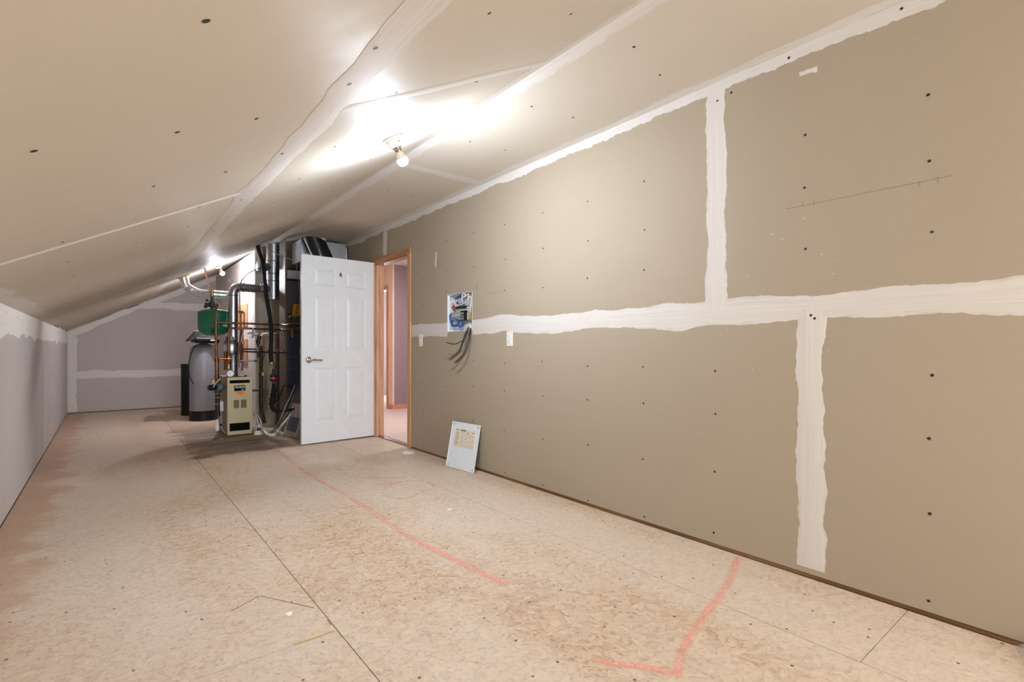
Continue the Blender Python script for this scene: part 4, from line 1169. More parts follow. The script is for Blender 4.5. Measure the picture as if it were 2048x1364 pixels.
MB().lathe([(0.105, 0.755), (0.106, 0.785), (0.098, 0.80), (0.0, 0.803)], (bp.x, 9.38, 0), (0, 0, 1), 28).build('lid', BLACK, br)

# ------------------------------------------------------------------ GAS PIPE, VALVES, MANIFOLD
GY = 6.92
g = lambda u, v, y=GY: at_y(u, v, y)
gp = pipe('upright black iron gas pipe with a yellow handle right of the boiler', [g(522, 693), g(522.5, 742), g(522, 796), g(523, 820), g(529, 846)], 0.0195, IRON, 'gas_pipe', fittings=[(g(522, 722), (0, 0, 1), 0.02), (g(522, 782), (0, 0, 1), 0.02), (g(522.2, 748), (0, 0, 1), 0.022), (g(522, 792), (0, 0, 1), 0.016)])
MB().obox(g(526, 748, 6.89), Vector((0.010, 0, 0)), Vector((0, 0.004, 0)), Vector((0.002, 0, 0.022))).build('yellow_handle', YELLOW, gp)
va = thing('mixing_valve', g(515, 700), 'dark valve with grey wing handles above the gas pipe', 'valve')
MB().tube([g(519.5, 672), g(516, 684), g(519, 694)], [0.02, 0.026, 0.022], 14).build('body', IRON, va)
MB().tube([g(506, 655.5), g(506, 668)], 0.012, 12).build('stem', GALV_D, va)
hb = MB().tube(curve([g(494.5, 667.5), g(501, 666), g(507, 670), g(513, 669), g(519, 667)], 4), [0.006] + [0.011] * 15 + [0.006], 10)
hb.lathe([(0.0, -0.018), (0.02, -0.014), (0.023, 0.0), (0.02, 0.014), (0.0, 0.018)], g(503.5, 673), (0, -1, 0), 14)
hb.build('wing_handle', GALV_D, va)
MB().lathe([(0.022, -0.012), (0.026, -0.008), (0.026, 0.008), (0.022, 0.012)], g(520, 690.5), (0.3, 0, 1), 14).build('red_band', REDP, va)
pipe('upper dark short pipe between the flue and the gas valve', [g(484, 698), g(513, 698.6)], 0.0095, IRON, 'iron_pipe')
pipe('lower dark short pipe between the flue and the gas valve', [g(484, 703), g(516, 704)], 0.0105, IRON, 'iron_pipe', fittings=[(g(510, 703.8), (1, 0, 0), 0.02)])
pipe('stubby black capped pipe hanging left of the gas pipe', [g(516.8, 703, 6.9), g(516.8, 716, 6.9)], 0.017, IRON, 'drip_leg')
pipe('grey branch pipe at gauge height with a dark valve, right of the flue', [g(480, 721.5), g(521, 722)], 0.0095, GALV_D, 'branch_pipe', fittings=[(g(511.5, 722), (1, 0, 0), 0.022)], fmat=GREEN_D)
pipe('short dark green branch with valve beside the boiler front', [g(505, 781), g(521, 781)], 0.010, IRON, 'branch_pipe', fittings=[(g(510, 781), (1, 0, 0), 0.022)], fmat=GREEN_D)
mf = pipe('dark horizontal manifold pipe in front of the brown furnace side', [g(523, 703.5, 6.85), g(550, 704.3, 6.7), g(573.5, 704.6, 6.56)], 0.0125, IRON, 'manifold_pipe', fittings=[(g(557, 704.4, 6.66), (1, -.2, 0), 0.015), (g(569, 704.6, 6.58), (1, -.2, 0), 0.015)])
for u in (536, 556, 566):
    q = g(u, 700.2, 6.85 - (u - 523) * 0.0058)
    MB().lathe([(0.006, -0.016), (0.006, 0), (0.012, 0.002), (0.012, 0.008), (0.0, 0.010)], q, (0, 0, 1), 10).build('red_knob', REDP, mf)
pipe('thin dark tube curving down from the manifold to the magenta filter', curve([g(554.5, 706, 6.66), g(551.5, 716, 6.64), g(550, 730, 6.64), g(549, 748, 6.66)], 6), 0.0062, COPPER, 'capillary_tube', cat='tube', rad=0.001)
pipe('thin dark tube hooking from the manifold onto the gas pipe', curve([g(529, 706, 6.82), g(526.5, 716, 6.84), g(525, 730, 6.86), g(523.5, 745, 6.88)], 6), 0.0052, COPPER, 'capillary_tube', cat='tube', rad=0.001)

# black insulated hose with its filter and the loop to the furnace
hose = thing('insulated_hose', g(542, 724, 6.72), 'thick black foam insulated hose hanging in a long curve from the ceiling', 'hose')
pts = [(513.0, 484, 6.95), (518, 502, 6.9), (523.6, 518, 6.84), (528, 540, 6.8), (530.3, 566, 6.78), (533.2, 594, 6.76), (537.2, 618, 6.74), (540.6, 640, 6.72), (542.4, 660, 6.70), (542.2, 680, 6.70), (541.6, 700, 6.70), (542.4, 724, 6.70)]
MB().tube(curve([g(*q) for q in pts], 6), 0.0235, 16).build('insulation', RUBBER, hose)
MB().lathe([(0.024, -0.010), (0.027, -0.007), (0.027, 0.007), (0.024, 0.010)], g(543.2, 726, 6.70), (0, 0, 1), 14).build('hose_clamp', STEEL, hose)
fd = thing('filter_drier', g(546, 764, 6.68), 'black filter canister with a bright magenta band below the black hose', 'filter')
MB().lathe([(0.010, 0.0), (0.012, 0.012), (0.036, 0.02), (0.036, 0.095), (0.012, 0.105), (0.010, 0.17)], g(546.3, 765, 6.68) , (0, 0, 1), 20).build('canister', BLACK, fd)
zz = g(546, 756.5, 6.68)
MB().lathe([(0.0365, -0.012), (0.0372, -0.011), (0.0372, 0.011), (0.0365, 0.012)], Vector((g(546.3, 765, 6.68).x, 6.68, zz.z)), (0, 0, 1), 20).build('magenta_band', MAGENTA, fd)
lo = thing('suction_line', g(549, 824, 6.66), 'lumpy black wrapped line under the magenta filter, bending right to the furnace', 'hose')
pth = arc_path(curve([g(546.3, 766, 6.68), g(547.5, 776, 6.68), g(546.5, 790, 6.68), g(543.5, 806, 6.68), g(546, 818, 6.66), g(553, 822.5, 6.6), g(568, 821.5, 6.5), g(588, 818, 6.4)], 6), 0.001, 1)
n = len(pth)
MB().tube(pth, [0.012 + 0.02 * max(0, math.sin(min(1, i / n * 1.5) * math.pi)) * (1 if i / n < 0.66 else 0) + 0.004 * math.sin(i * 0.9) + (0.004 if i / n > 0.6 else 0) for i in range(n)], 14).build('wrapped_line', RUBBER, lo)
MB().tube(curve([g(549, 806, 6.66), g(557, 797, 6.6), g(563, 784, 6.57), g(567, 772, 6.56), g(574, 771, 6.55), g(590, 773, 6.5)], 6), 0.0085, 10).build('liquid_line', BLACK, lo)

# slim beige tank behind the pipes
tk = at_y(540.5, 760, 7.40)
bt = thing('storage_tank', (tk.x, 7.40, 0), 'slim beige cylindrical tank against the chase wall behind the gas pipe', 'tank')
tz = at_y(532, 666, 7.3).z
MB().lathe([(0.112, 0), (0.118, 0.01), (0.118, tz - 0.06), (0.122, tz - 0.055), (0.122, tz - 0.03), (0.118, tz - 0.025), (0.116, tz - 0.01), (0.09, tz + 0.005), (0.0, tz + 0.012)], (tk.x, 7.40, 0), (0, 0, 1), 32).build('shell', BEIGE, bt)
MB().lathe([(0.02, tz), (0.02, tz + 0.03), (0.012, tz + 0.04), (0.012, tz + 0.16)], (tk.x - 0.04, 7.38, 0), (0, 0, 1), 12).build('outlet_pipe', BEIGE, bt)

# ------------------------------------------------------------------ FURNACE AND DUCTWORK
NX, NX1, NY, NY1 = 1.741, 2.34, 6.62, 6.90
nf = lambda u, v: at_y(u, v, NY).z
fu = thing('furnace', ((NX + NX1) / 2, (NY + NY1) / 2, 0), 'tall dark grey furnace with brown sides half hidden behind the open white door', 'furnace')
zA, zB, zC_, zD = nf(585, 665), nf(585, 560), nf(585, 541), nf(585, 524)
MB().box(NX, NY + 0.012, 0.0, NX1, NY1, zB).build('cabinet', SHADED_BROWN, fu, 0.004)
MB().box(NX - 0.018, NY + 0.02, 0.0, NX - 0.001, NY1, 2.40).build('side_panel', SHADED_BROWN, fu)
MB().box(NX + 0.004, NY, zA + 0.006, NX1 - 0.004, NY + 0.012, zB - 0.01).build('upper_panel', DARKGREY, fu, 0.003)
lp = MB().box(NX + 0.004, NY - 0.006, nf(585, 782), NX1 - 0.004, NY + 0.012, zA).build('lower_door', DARKBLUE, fu, 0.004)
mb = MB()
for v in (714, 733, 738):
    z = nf(585, v)
    mb.box(NX + 0.006, NY - 0.012, z - 0.004, NX1 - 0.006, NY - 0.005, z + 0.004)
mb.build('door_ribs', DARKGREY, lp)
MB().box(NX + 0.15, NY - 0.03, nf(596, 709), NX + 0.165, NY - 0.006, nf(596, 695)).build('door_handle', WHITE_PL, lp, 0.003)
MB().box(NX + 0.004, NY, 0.02, NX1 - 0.004, NY + 0.012, nf(585, 783)).build('base_panel', DARKGREY, fu, 0.003)
MB().box(NX, NY - 0.008, zB + 0.012, NX1 + 0.006, NY1 + 0.006, zC_).build('plenum_collar', GALV_B, fu)
mb = MB().box(NX, NY - 0.014, zB - 0.004, NX1 + 0.01, NY1 + 0.01, zB + 0.014)
mb.build('draw_band', IRON, fu)
TX, TX1, TY, TY1 = 1.90, 2.46, 6.60, 6.98
mb = MB().hexa([(NX - 0.004, NY - 0.006, zC_), (NX1, NY - 0.006, zC_), (NX1, NY1, zC_), (NX - 0.004, NY1, zC_), (TX, TY + 0.01, 2.13), (TX1, TY + 0.01, 2.13), (TX1, TY1, 2.13), (TX, TY1, 2.13)])
mb.build('taper', BLACK, fu)
tr = thing('duct_trunk', ((TX + TX1) / 2, (TY + TY1) / 2, 2.13), 'galvanised box duct under the ceiling above the white door, bright left side', 'duct')
MB().box(TX, TY, 2.132, TX1, TY1, 2.405).build('duct_box', GALV, tr, 0.002)
mb = MB()
for x in (TX, TX1 - 0.018):
    mb.box(x - 0.004, TY - 0.008, 2.13, x + 0.02, TY + 0.0, 2.407)
mb.box(TX, TY - 0.006, 2.39, TX1, TY, 2.408)
mb.build('seam_flanges', GALV_B, tr)
MB().tube([(TX1 + 0.012, TY - 0.012, 2.13), (TX1 + 0.012, TY - 0.01, 2.33), (TX1 + 0.002, TY - 0.005, 2.37)], 0.01, 10).build('corner_tape', FOIL, tr)
# black plastic sleeve slanting in front of the trunk
bw = thing('black_duct_wrap', (2.1, 6.5, 2.0), 'wrinkled black plastic sleeve slanting across the duct above the door', 'duct wrap')
def tp(u, v, y): return at_y(u, v, y)
mb = MB()
A = [tp(614, 471.5, 6.5), tp(641, 476, 6.5), tp(650, 481, 6.5)]
rows, colsn = 14, 10
top0, top1 = tp(612, 472.5, 6.52), tp(650, 480, 6.52)
bot0, bot1 = tp(634, 535, 6.50), tp(676, 535, 6.50)
vs, fs = [], []
for i in range(rows + 1):
    t = i / rows
    l, r = top0.lerp(bot0, t), top1.lerp(bot1, t)
    for k in range(colsn + 1):
        q = l.lerp(r, k / colsn)
        bulge = 0.05 * math.sin(math.pi * k / colsn)
        q = q + Vector((0, -bulge + 0.008 * fbm(i * 0.5 + k * 0.9, 3.3), 0.0))
        vs.append(q)
for i in range(rows + 1):
    t = i / rows
    l, r = top0.lerp(bot0, t), top1.lerp(bot1, t)
    for k in range(colsn + 1):
        vs.append(l.lerp(r, k / colsn) + Vector((0, 0.06, 0)))
W_ = colsn + 1; N_ = (rows + 1) * W_
for i in range(rows):
    for k in range(colsn):
        a = i * W_ + k
        fs.append((a, a + 1, a + W_ + 1, a + W_)); fs.append((a + N_, a + N_ + W_, a + N_ + W_ + 1, a + N_ + 1))
for i in range(rows):
    a = i * W_; fs.append((a, a + W_, a + W_ + N_, a + N_)); a += colsn; fs.append((a, a + N_, a + W_ + N_, a + W_))
for k in range(colsn):
    fs.append((k, k + N_, k + 1 + N_, k + 1))
    a = rows * W_ + k; fs.append((a, a + 1, a + 1 + N_, a + N_))
mb.add(vs, fs, True)
mb.build('sleeve', plain('black_plastic_film', (0.01, 0.01, 0.011), 0.22, bump=0.5, scale=20), bw)
MB().tube([tp(608, 477, 6.5), tp(624, 511, 6.47)], 0.009, 8).build('tape_edge', FOIL, bw)
MB().tube([tp(605, 476, 6.52), tp(617, 506, 6.5)], 0.013, 8).build('sleeve_edge', BLACK, bw)
mb = MB()
for k in range(7):
    mb.lathe([(0.0, -0.012), (0.012, -0.005), (0.013, 0.006), (0.0, 0.013)], tp(640 + k * 1.8, 474.5 + k * 0.9 + rj(1), 6.5), (rj(1), rj(1), 1), 8)
mb.build('foam_bead', plain('pale_foam', s2l(196, 178, 160), 0.8), bw)
# thin cables near the plenum
pipe('thin grey cable sagging from the ceiling to the duct and down the furnace', curve([g(519, 484, 6.9), g(540, 499, 6.75), g(562, 512, 6.6), g(589, 523, 6.52), g(594, 545, 6.52), g(598, 570, 6.54), g(600, 620, 6.56)], 6), 0.0036, GREYW, 'thermostat_cable', cat='cable', rad=0.001)
cl_ = g(594, 620, 6.52)
mb = MB(); vs, fs = [], []
n, k2 = 12, 8
for i in range(n + 1):
    t = i / n
    for k in range(k2 + 1):
        u = 586 + 20 * k / k2 - 1.5 * t * (1 - k / k2); v = 608 + 25 * t * (1 - 0.35 * (k / k2 - 0.3) ** 2)
        q = g(u, v, 6.565 + 0.012 * math.sin(k * 1.7 + t * 2)); vs.append(q)
for i in range(n + 1):
    for k in range(k2 + 1):
        vs.append(vs[i * (k2 + 1) + k] + Vector((0, 0.02, 0)))
W_ = k2 + 1; N_ = (n + 1) * W_
for i in range(n):
    for k in range(k2):
        a = i * W_ + k; fs += [(a, a + 1, a + W_ + 1, a + W_), (a + N_, a + N_ + W_, a + N_ + W_ + 1, a + N_ + 1)]
for i in range(n):
    a = i * W_; fs.append((a, a + W_, a + W_ + N_, a + N_)); a += k2; fs.append((a, a + N_, a + W_ + N_, a + W_))
for k in range(k2):
    fs.append((k, k + N_, k + 1 + N_, k + 1)); a = n * W_ + k; fs.append((a, a + 1, a + 1 + N_, a + N_))
tag(mb.add(vs, fs, True).build('mustard_cloth', MUSTARD), 'mustard yellow cloth hung on the furnace at the door edge', 'cloth')
sv = thing('stop_valve', g(585, 676, 6.5), 'small brass stop valve with a red lever hanging under the copper pipes by the furnace', 'valve')
MB().tube([g(585, 656, 6.53), g(585, 676, 6.52)], 0.008, 10).build('body', BRASS, sv)
MB().obox(g(584.5, 667, 6.50), Vector((0.014, 0, 0)), Vector((0, 0.004, 0)), Vector((0, 0, 0.022))).build('red_lever', REDP, sv)
MB().obox(g(584.5, 678, 6.50), Vector((0.026, 0, 0)), Vector((0, 0.006, 0)), Vector((0, 0, 0.006))).build('tee_handle', IRON, sv)
sv2 = thing('black_valve', g(579, 640, 6.5), 'black ball valve handle beside the mustard cloth', 'valve')
MB().tube(curve([g(575, 628, 6.52), g(581, 630, 6.5), g(582, 642, 6.5)], 5), 0.009, 10).build('handle', BLACK, sv2)
MB().lathe([(0.0, -0.016), (0.016, -0.01), (0.018, 0.004), (0.0, 0.018)], g(580.5, 633, 6.49), (0, -1, 0), 12).build('hub', STEEL, sv2)

# ------------------------------------------------------------------ CONDENSATE PUMP, HOSES, WRAPPED CARTON
pc = at_z(519.5, 870)
cpm = thing('condensate_pump', (pc.x, pc.y + 0.05, 0), 'small cream condensate pump on the floor right of the boiler', 'pump')
MB().hexa([(pc.x - 0.058, pc.y, 0), (pc.x + 0.058, pc.y, 0), (pc.x + 0.058, pc.y + 0.10, 0), (pc.x - 0.058, pc.y + 0.10, 0), (pc.x - 0.05, pc.y + 0.006, 0.05), (pc.x + 0.045, pc.y + 0.006, 0.05), (pc.x + 0.045, pc.y + 0.094, 0.05), (pc.x - 0.05, pc.y + 0.094, 0.05)]).build('tank', CREAM, cpm, 0.008)
MB().hexa([(pc.x - 0.02, pc.y + 0.02, 0.049), (pc.x + 0.03, pc.y + 0.02, 0.049), (pc.x + 0.03, pc.y + 0.08, 0.049), (pc.x - 0.02, pc.y + 0.08, 0.049), (pc.x - 0.015, pc.y + 0.025, 0.075), (pc.x + 0.025, pc.y + 0.025, 0.075), (pc.x + 0.025, pc.y + 0.075, 0.075), (pc.x - 0.015, pc.y + 0.075, 0.075)]).build('motor_cover', BLACK, cpm, 0.006)
wh = thing('drain_hose', at_z(545, 870), 'thick white drain hose snaking from the pump across the floor to the furnace', 'hose')
MB().tube(curve([Vector((pc.x + 0.03, pc.y + 0.03, 0.065)), at_z(529, 862, 0.06), at_z(535, 868, 0.025), at_z(541, 870, 0.017), at_z(550, 869, 0.017), at_z(556, 862.5, 0.03), at_y(564, 850, 6.5), at_y(574, 838.5, 6.48), at_y(582, 830, 6.47)], 8), 0.0155, 14).build('hose', PORC, wh)
MB().lathe([(0.016, -0.014), (0.021, -0.012), (0.021, 0.012), (0.016, 0.014)], at_y(581, 831, 6.47), (0.35, 0, 0.4), 14).build('fitting', WHITE_PL, wh)
for i, (lab, pl) in enumerate((('left clear drain tube arching from the boiler side down to the pump', [at_y(506.5, 829, 6.9), at_y(512, 834, 6.86), at_y(517, 846, 6.84), at_y(518.5, 858, 6.82), Vector((pc.x - 0.02, pc.y + 0.05, 0.055))]), ('right clear drain tube arching from the boiler side down to the pump', [at_y(507, 826, 6.92), at_y(515, 831, 6.88), at_y(521, 842, 6.86), at_y(523, 856, 6.84), Vector((pc.x + 0.0, pc.y + 0.07, 0.07))]))):
    tag(MB().tube(curve(pl, 8), 0.007, 10).build('clear_tube', TUBECLR), lab, 'tube')
pipe('dark grey tube rising from the floor beside the white hose to the furnace', curve([at_z(540, 863, 0.012), at_z(548, 858, 0.03), at_y(560, 840, 6.5), at_y(571, 813, 6.45), at_y(580, 795, 6.45), at_y(590, 770, 6.5)], 8), 0.008, GREYW, 'vinyl_tube', cat='tube', rad=0.001)
pipe('second thin grey tube close above the white drain hose', curve([at_z(543, 866, 0.02), at_z(552, 858, 0.05), at_y(563, 842, 6.47), at_y(574, 826, 6.46), at_y(588, 790, 6.48)], 8), 0.0065, GALV_D, 'vinyl_tube', cat='tube', rad=0.001)
# carton of filters in clear wrap, leaning
b0, b1 = Vector((1.665, 6.52, 0)), Vector((1.705, 6.11, 0))
ln = Vector((0.27, 0.03, 0.0))
upv = Vector((0.17, 0.0, 0.60))
wd = (b1 - b0)
th = upv.cross(wd).normalized() * 0.022
if th.x > 0: th = -th
ca = thing('filter_carton', (b0 + b1) / 2, 'plastic wrapped filter carton with a dark blue label leaning by the door edge', 'carton')
lift = Vector((0, 0, 0.004)) - th * 0
def cpnt(s, t, d): return b0 + lift + Vector((0.022, 0, 0.0)) + wd * s + upv * t + th.normalized() * d
def slabq(s0, s1, t0, t1, d0, d1): return [cpnt(s0, t0, d0), cpnt(s1, t0, d0), cpnt(s1, t1, d0), cpnt(s0, t1, d0), cpnt(s0, t0, d1), cpnt(s1, t0, d1), cpnt(s1, t1, d1), cpnt(s0, t1, d1)]
MB().hexa(slabq(0, 1, 0, 0.62, -0.022, 0.018)).build('carton_body', CARTON, ca)
MB().hexa(slabq(0.12, 0.86, 0.09, 0.36, 0.018, 0.0195)).build('blue_label', LABELB, ca)
mb = MB(); vs, fs = [], []
for i in range(13):
    for k in range(9):
        vs.append(cpnt(-0.03 + 1.06 * k / 8, 0.0 + 1.0 * i / 12, 0.026 + 0.010 * fbm(i * 0.7 + k * 1.3, 5.1)))
for i in range(12):
    for k in range(8):
        a = i * 9 + k; fs.append((a, a + 1, a + 10, a + 9))
mb.add(vs, fs, True).build('clear_wrap', FILM, ca)

# ------------------------------------------------------------------ WIRING PANEL IN THE WALL
y0, z0, y1, z1 = BOXH
XB_ = XR + 0.078
wp = thing('wiring_panel', (XR, (y0 + y1) / 2, z0), 'open white low voltage wiring cabinet set in the right wall, full of cables', 'electrical panel')
mb = MB().box(XB_, y0, z0, XB_ + 0.004, y1, z1).box(XR - 0.002, y0, z0, XB_, y0 + 0.003, z1).box(XR - 0.002, y1 - 0.003, z0, XB_, y1, z1).box(XR - 0.002, y0, z0, XB_, y1, z0 + 0.003).box(XR - 0.002, y0, z1 - 0.003, XB_, y1, z1)
mb.build('enclosure', WHITE_PAINT, wp)
def wpt(u, v, x=XR + 0.03): return at_x(u, v, x)
for (yy, zz) in ((y1 - 0.003, z0 + 0.03), (y1 - 0.003, z0 + 0.05), (y1 - 0.003, z1 - 0.04), (y1 - 0.003, z1 - 0.02)):
    MB().lathe([(0.006, 0), (0.006, 0.004), (0, 0.005)], (XR + 0.03, yy, zz), (0, -1, 0), 10).build('knockout', INK, wp)
a, b = wpt(911, 618.5, XR + 0.05), wpt(936, 611, XR + 0.05)
gb = MB().box(XR + 0.045, b.y, a.z, XR + 0.05, a.y, b.z).build('circuit_board', GREENB, wp)
for k in range(6):
    yy = b.y + (a.y - b.y) * (k + 0.5) / 6
    MB().box(XR + 0.03, yy - 0.006, a.z + 0.006, XR + 0.045, yy + 0.006, b.z - 0.004).build('board_jack', IRON, gb)
a, b = wpt(924, 641, XR + 0.045), wpt(935, 619, XR + 0.045)
MB().box(XR + 0.025, b.y, a.z, XR + 0.06, a.y, b.z).build('black_module', BLACK, wp, 0.003)
a, b = wpt(935, 640, XR + 0.05), wpt(942.5, 612, XR + 0.05)
MB().box(XR + 0.04, b.y, a.z, XR + 0.06, a.y, b.z).build('beige_module', CREAM, wp, 0.002)
for (u, v) in ((906, 612), (909, 617)):
    q = wpt(u, v, XR + 0.03)
    MB().obox(q, Vector((0.006, 0, 0)), Vector((0, 0.012, 0.006)), Vector((0, 0.006, -0.02))).build('red_connector', REDP, wp)
def coil(cu, cv, ru, rv, n, r, mat, name, x0=XR + 0.02, turns=1.0):
    mb = MB()
    for i in range(n):
        P = []
        ph = random.uniform(0, 6)
        a_, b_ = ru * random.uniform(0.72, 1.08), rv * random.uniform(0.72, 1.08)
        du, dv = rj(1.0), rj(1.0)
        for k in range(25):
            t = ph + 2 * math.pi * turns * k / 24
            P.append(at_x(cu + du + a_ * math.cos(t), cv + dv + b_ * math.sin(t), x0 + 0.02 * random.random() * 0.2 + i * 0.004))
        mb.tube(P, r, 6)
    return mb.build(name, mat, wp)
coil(919.5, 601, 7, 10, 6, 0.0032, BLUEW, 'blue_cable_coil', XR + 0.03)
coil(911, 645, 7.5, 8, 6, 0.0032, BLUEW, 'blue_cable_coil', XR + 0.03)
coil(921, 648, 5, 7, 5, 0.0032, BLUEW, 'blue_cable_coil', XR + 0.03)
def cable(pts, r, mat, name, x=XR + 0.02, n=6):
    P = [at_x(u, v, x if len(q) == 0 else q[0]) for (u, v, *q) in pts]
    return MB().tube(curve(P, n), r, 8).build(name, mat, wp)
for pts in ([(904, 612), (912, 603), (922, 598), (931, 590), (926, 588), (924, 596), (926, 606), (920, 610), (911, 610)],
            [(924, 596), (932, 592), (937, 588), (935, 600), (928, 606)], [(930, 604), (936, 600), (941, 592), (943, 602), (940, 612)],
            [(919, 621), (926, 620), (934, 619)], [(943, 600), (941, 612), (940, 622)]):
    cable(pts, 0.0046, WHITE_PL, 'white_cable', XR + 0.01)
for k in range(6):
    v = 624 + k * 2.7
    cable([(902 + k * 0.4, v + 2 + rj(1)), (910, v + rj(1.5)), (918, v + 1 + rj(1)), (927, v + 1.5 + rj(.6))], 0.0036, GREYW, 'grey_cable', XR + 0.015)
for k in range(3):
    cable([(903, 626 + k * 2), (899.5 + k, 632), (900.5 + k * 1.2, 644), (904 + k * 1.5, 652)], 0.0028, BLUEW, 'blue_cable', XR + 0.012)
for pts in ([(937, 622), (941, 628), (938, 634), (942, 638)], [(936, 630), (941, 634), (937, 638)]):
    cable(pts, 0.003, YELLOW, 'tan_cable', XR + 0.02)
for pts in ([(929, 659), (927, 650), (931, 644), (937, 642)], [(921, 657), (924, 663), (927, 665)]):
    cable(pts, 0.0015, INK, 'thin_wire', XR + 0.02)
MB().tube([wpt(931, 658, XR + 0.02), wpt(939, 651, XR + 0.01), wpt(942.5, 654, XR + 0.005)], 0.016, 10).build('white_bundle', WHITE_PL, wp)
mb = MB()
for u0, u1 in ((914.5, 916.6), (917.8, 920), (921, 922.6)):
    a, b = wpt(u0, 663.6, XB_ - 0.001), wpt(u1, 662.2, XB_ - 0.001)
    mb.box(XB_ - 0.002, b.y, a.z, XB_, a.y, b.z)
mb.build('printed_mark', INK, wp)
# coaxial cables hanging out
def coax(label, pts, tip):
    P = curve([at_x(u, v, x) for u, v, x in pts], 8)
    t = thing('coax_cable', at_x(*pts[-1]), label, 'cable', 'coaxial cables hanging from the wiring cabinet')
    MB().tube(P, 0.0042, 10).build('jacket', COAXM, t)
    if tip:
        d = (P[-1] - P[-3]).normalized()
        MB().lathe([(0.0046, 0), (0.0062, 0.002), (0.0062, 0.014), (0.005, 0.016), (0.0056, 0.024), (0.0056, 0.032), (0.001, 0.033), (0.0008, 0.04)], P[-1], d, 10).build('connector', STEEL, t)
    return t
x0_ = XR + 0.01
coax('black coaxial cable curling up to the left without a connector', [(938.5, 652, x0_), (932, 668, XR - 0.04), (926, 680, XR - 0.07), (910, 688, XR - 0.10), (893, 685, XR - 0.12)], False)
coax('left long black coaxial cable ending in a bare connector', [(939, 653, x0_), (930, 668, XR - 0.03), (925, 684, XR - 0.06), (917, 702, XR - 0.08), (904, 714, XR - 0.10), (900, 716.5, XR - 0.10)], True)
coax('second black coaxial cable from the left, connector just below its neighbour', [(939.5, 653, x0_), (933, 668, XR - 0.03), (926, 686, XR - 0.05), (919, 704, XR - 0.07), (906, 716, XR - 0.09), (902.5, 718.5, XR - 0.09)], True)
coax('third black coaxial cable from the left, ending lower', [(941, 655, x0_), (938, 672, XR - 0.03), (934, 690, XR - 0.05), (927, 708, XR - 0.07), (914, 721, XR - 0.09), (911.5, 723, XR - 0.09)], True)
coax('rightmost black coaxial cable, hanging lowest of the bunch', [(942, 655, x0_), (940, 672, XR - 0.025), (936.5, 690, XR - 0.045), (930, 708, XR - 0.065), (918, 721, XR - 0.085), (914.5, 724, XR - 0.085)], True)

# ------------------------------------------------------------------ OUTLETS
def plate(u, v, w, h, label, cat, kind):
    c_ = at_x(u, v, XR)
    t = thing('wall_' + kind, (XR, c_.y, c_.z - h / 2), label, cat)
    MB().box(XR - 0.006, c_.y - w / 2, c_.z - h / 2, XR + 0.0, c_.y + w / 2, c_.z + h / 2).build('cover_plate', WHITE_PL, t, 0.003)
    return t, c_
t, c_ = plate(842, 681, 0.072, 0.118, 'white light switch plate beside the oak door casing', 'light switch', 'switch')
MB().box(XR - 0.008, c_.y - 0.008, c_.z - 0.014, XR - 0.005, c_.y + 0.008, c_.z + 0.014).build('toggle_frame', WHITE_PL, t)
MB().obox((XR - 0.012, c_.y, c_.z + 0.003), (0.008, 0, 0.004), (0, 0.004, 0), (-0.002, 0, 0.005)).build('toggle', CREAM, t, 0.001)
MB().box(XR - 0.0066, c_.y - 0.003, c_.z + 0.034, XR - 0.0058, c_.y + 0.003, c_.z + 0.04).build('plate_screw', INK, t)
MB().box(XR - 0.0066, c_.y - 0.003, c_.z - 0.04, XR - 0.0058, c_.y + 0.003, c_.z - 0.034).build('plate_screw', INK, t)
t, c_ = plate(1020, 677.5, 0.074, 0.118, 'white duplex outlet right of the wiring cabinet', 'outlet', 'outlet')
for dz in (-0.025, 0.025):
    rc = MB().box(XR - 0.0085, c_.y - 0.016, c_.z + dz - 0.014, XR - 0.005, c_.y + 0.016, c_.z + dz + 0.014).build('receptacle', WHITE_PL, t, 0.002)
    mb = MB()
    for dy in (-0.006, 0.006):
        mb.box(XR - 0.0088, c_.y + dy - 0.001, c_.z + dz - 0.001, XR - 0.0084, c_.y + dy + 0.001, c_.z + dz + 0.008)
    mb.box(XR - 0.0088, c_.y - 0.002, c_.z + dz - 0.010, XR - 0.0084, c_.y + 0.002, c_.z + dz - 0.006)
    mb.build('slots', INK_D, rc)
MB().lathe([(0.003, 0), (0.003, 0.001), (0, 0.0012)], (XR - 0.006, c_.y, c_.z), (-1, 0, 0), 10).build('plate_screw', INK, t)

# ------------------------------------------------------------------ LEANING CABINET COVER
bl, br_ = Vector((2.352, 3.884, 0.0)), Vector((2.392, 3.506, 0.0))
tl_ = Vector((2.443, 3.912, 0.386)); tr_ = tl_ + br_ - bl
wv = br_ - bl; uv_ = ((tl_ + tr_) - (bl + br_)) / 2
nn = wv.cross(uv_).normalized()
if nn.x > 0: nn = -nn
tc = thing('cabinet_cover', (bl + br_) / 2, 'white metal cover with a printed wiring diagram leaning against the right wall', 'panel')
def cq(s, t, d=0.0):
    p = bl.lerp(br_, s).lerp(tl_.lerp(tr_, s), t)
    return p + nn * d + Vector((0, 0, 0.002))
def cslab(s0, s1, t0, t1, d0, d1): return [cq(s0, t0, d0), cq(s1, t0, d0), cq(s1, t1, d0), cq(s0, t1, d0), cq(s0, t0, d1), cq(s1, t0, d1), cq(s1, t1, d1), cq(s0, t1, d1)]
MB().hexa(cslab(0, 1, 0, 1, 0.0, 0.003)).build('sheet', WHITE_PAINT, tc, 0.001)
mb = MB()
for r in ((0, 1, 0, 0.02), (0, 1, 0.98, 1), (0, 0.02, 0.02, 0.98), (0.98, 1, 0.02, 0.98)):
    mb.hexa(cslab(*r, 0.003, 0.006))
mb.build('folded_rim', WHITE_PAINT, tc)
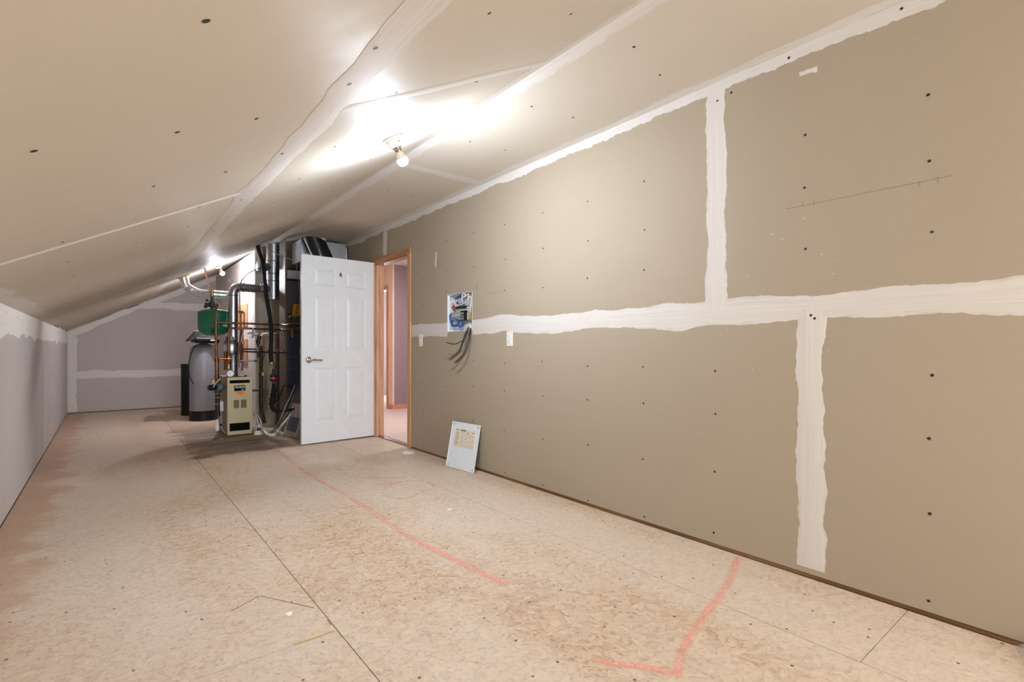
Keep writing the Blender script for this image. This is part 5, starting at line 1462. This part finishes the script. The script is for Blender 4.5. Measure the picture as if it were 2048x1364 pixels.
for s in (0.07, 0.93):
    for t in (0.05, 0.94):
        MB().lathe([(0.006, 0), (0.006, 0.001), (0, 0.0012)], cq(s, t, 0.003), nn, 10).build('corner_hole', INK, tc)
pl = MB().hexa(cslab(0.16, 0.87, 0.46, 0.86, 0.003, 0.0036)).build('diagram_label', PAPER_L, tc)
mb = MB()
random.seed(3)
def bar(s0, s1, t0, t1): mb.hexa(cslab(s0, s1, t0, t1, 0.0036, 0.0039))
bar(0.36, 0.54, 0.815, 0.842); bar(0.36, 0.52, 0.79, 0.797); bar(0.18, 0.30, 0.82, 0.832); bar(0.74, 0.82, 0.80, 0.815); bar(0.60, 0.635, 0.765, 0.80)
for i in range(9):
    t = 0.76 - i * 0.031
    bar(0.18, 0.19, t, t + 0.012); bar(0.21, 0.21 + random.uniform(0.06, 0.12), t, t + 0.010)
for i in range(7):
    t = 0.72 - i * 0.033
    bar(0.41, 0.41 + random.uniform(0.02, 0.05), t, t + 0.010)
    for s in (0.55, 0.62, 0.70, 0.79):
        if random.random() < 0.8: bar(s, s + random.uniform(0.015, 0.045), t, t + 0.008)
for s in (0.53, 0.60, 0.68, 0.76): bar(s, s + 0.003, 0.49, 0.75)
for t in (0.49, 0.745): bar(0.4, 0.85, t, t + 0.003)
mb.build('diagram_print', INK, pl)

# ------------------------------------------------------------------ FLOOR CAP, PLASTIC SHEET
fc = at_z(817, 905.5)
cap = thing('floor_cap', (fc.x, fc.y, 0), 'round white plastic cap lying on the floor by the doorway', 'cap')
MB().lathe([(0.062, 0.0), (0.062, 0.004), (0.055, 0.008), (0.042, 0.0085), (0.038, 0.006), (0.0, 0.006)], fc, (0, 0, 1), 32).build('rim', WHITE_PL, cap)
MB().lathe([(0.020, 0.0055), (0.019, 0.0085), (0.0, 0.009)], fc, (0, 0, 1), 24).build('centre', plain('pale_grey_plastic', s2l(205, 212, 206), 0.4), cap)

sh = MB(); vs, fs = [], []
n1, n2 = 34, 20
for i in range(n1 + 1):
    for k in range(n2 + 1):
        s, t = i / n1, k / n2
        x = 2.12 + 0.362 * s + 0.02 * fbm(t * 4, 2.2)
        y = -0.52 + 0.765 * t + 0.10 * (s - 0.5)
        base = 0.10 * s ** 0.5 * math.sin(math.pi * t) ** 0.4 if 0 < s and 0 < t < 1 else 0
        z = 0.003 + base * (0.55 + 0.45 * abs(fbm(s * 5 + t * 3, 6.1))) + 0.018 * base / 0.085 * fbm(s * 12 - t * 9, 8.8)
        vs.append((x, y, max(0.003, z)))
for i in range(n1):
    for k in range(n2):
        a = i * (n2 + 1) + k
        fs.append((a, a + n2 + 1, a + n2 + 2, a + 1))
sh.add(vs, fs, True)
tag(sh.build('plastic_sheet', FILM2), 'crumpled clear plastic sheet on the floor against the right wall', 'plastic sheet')
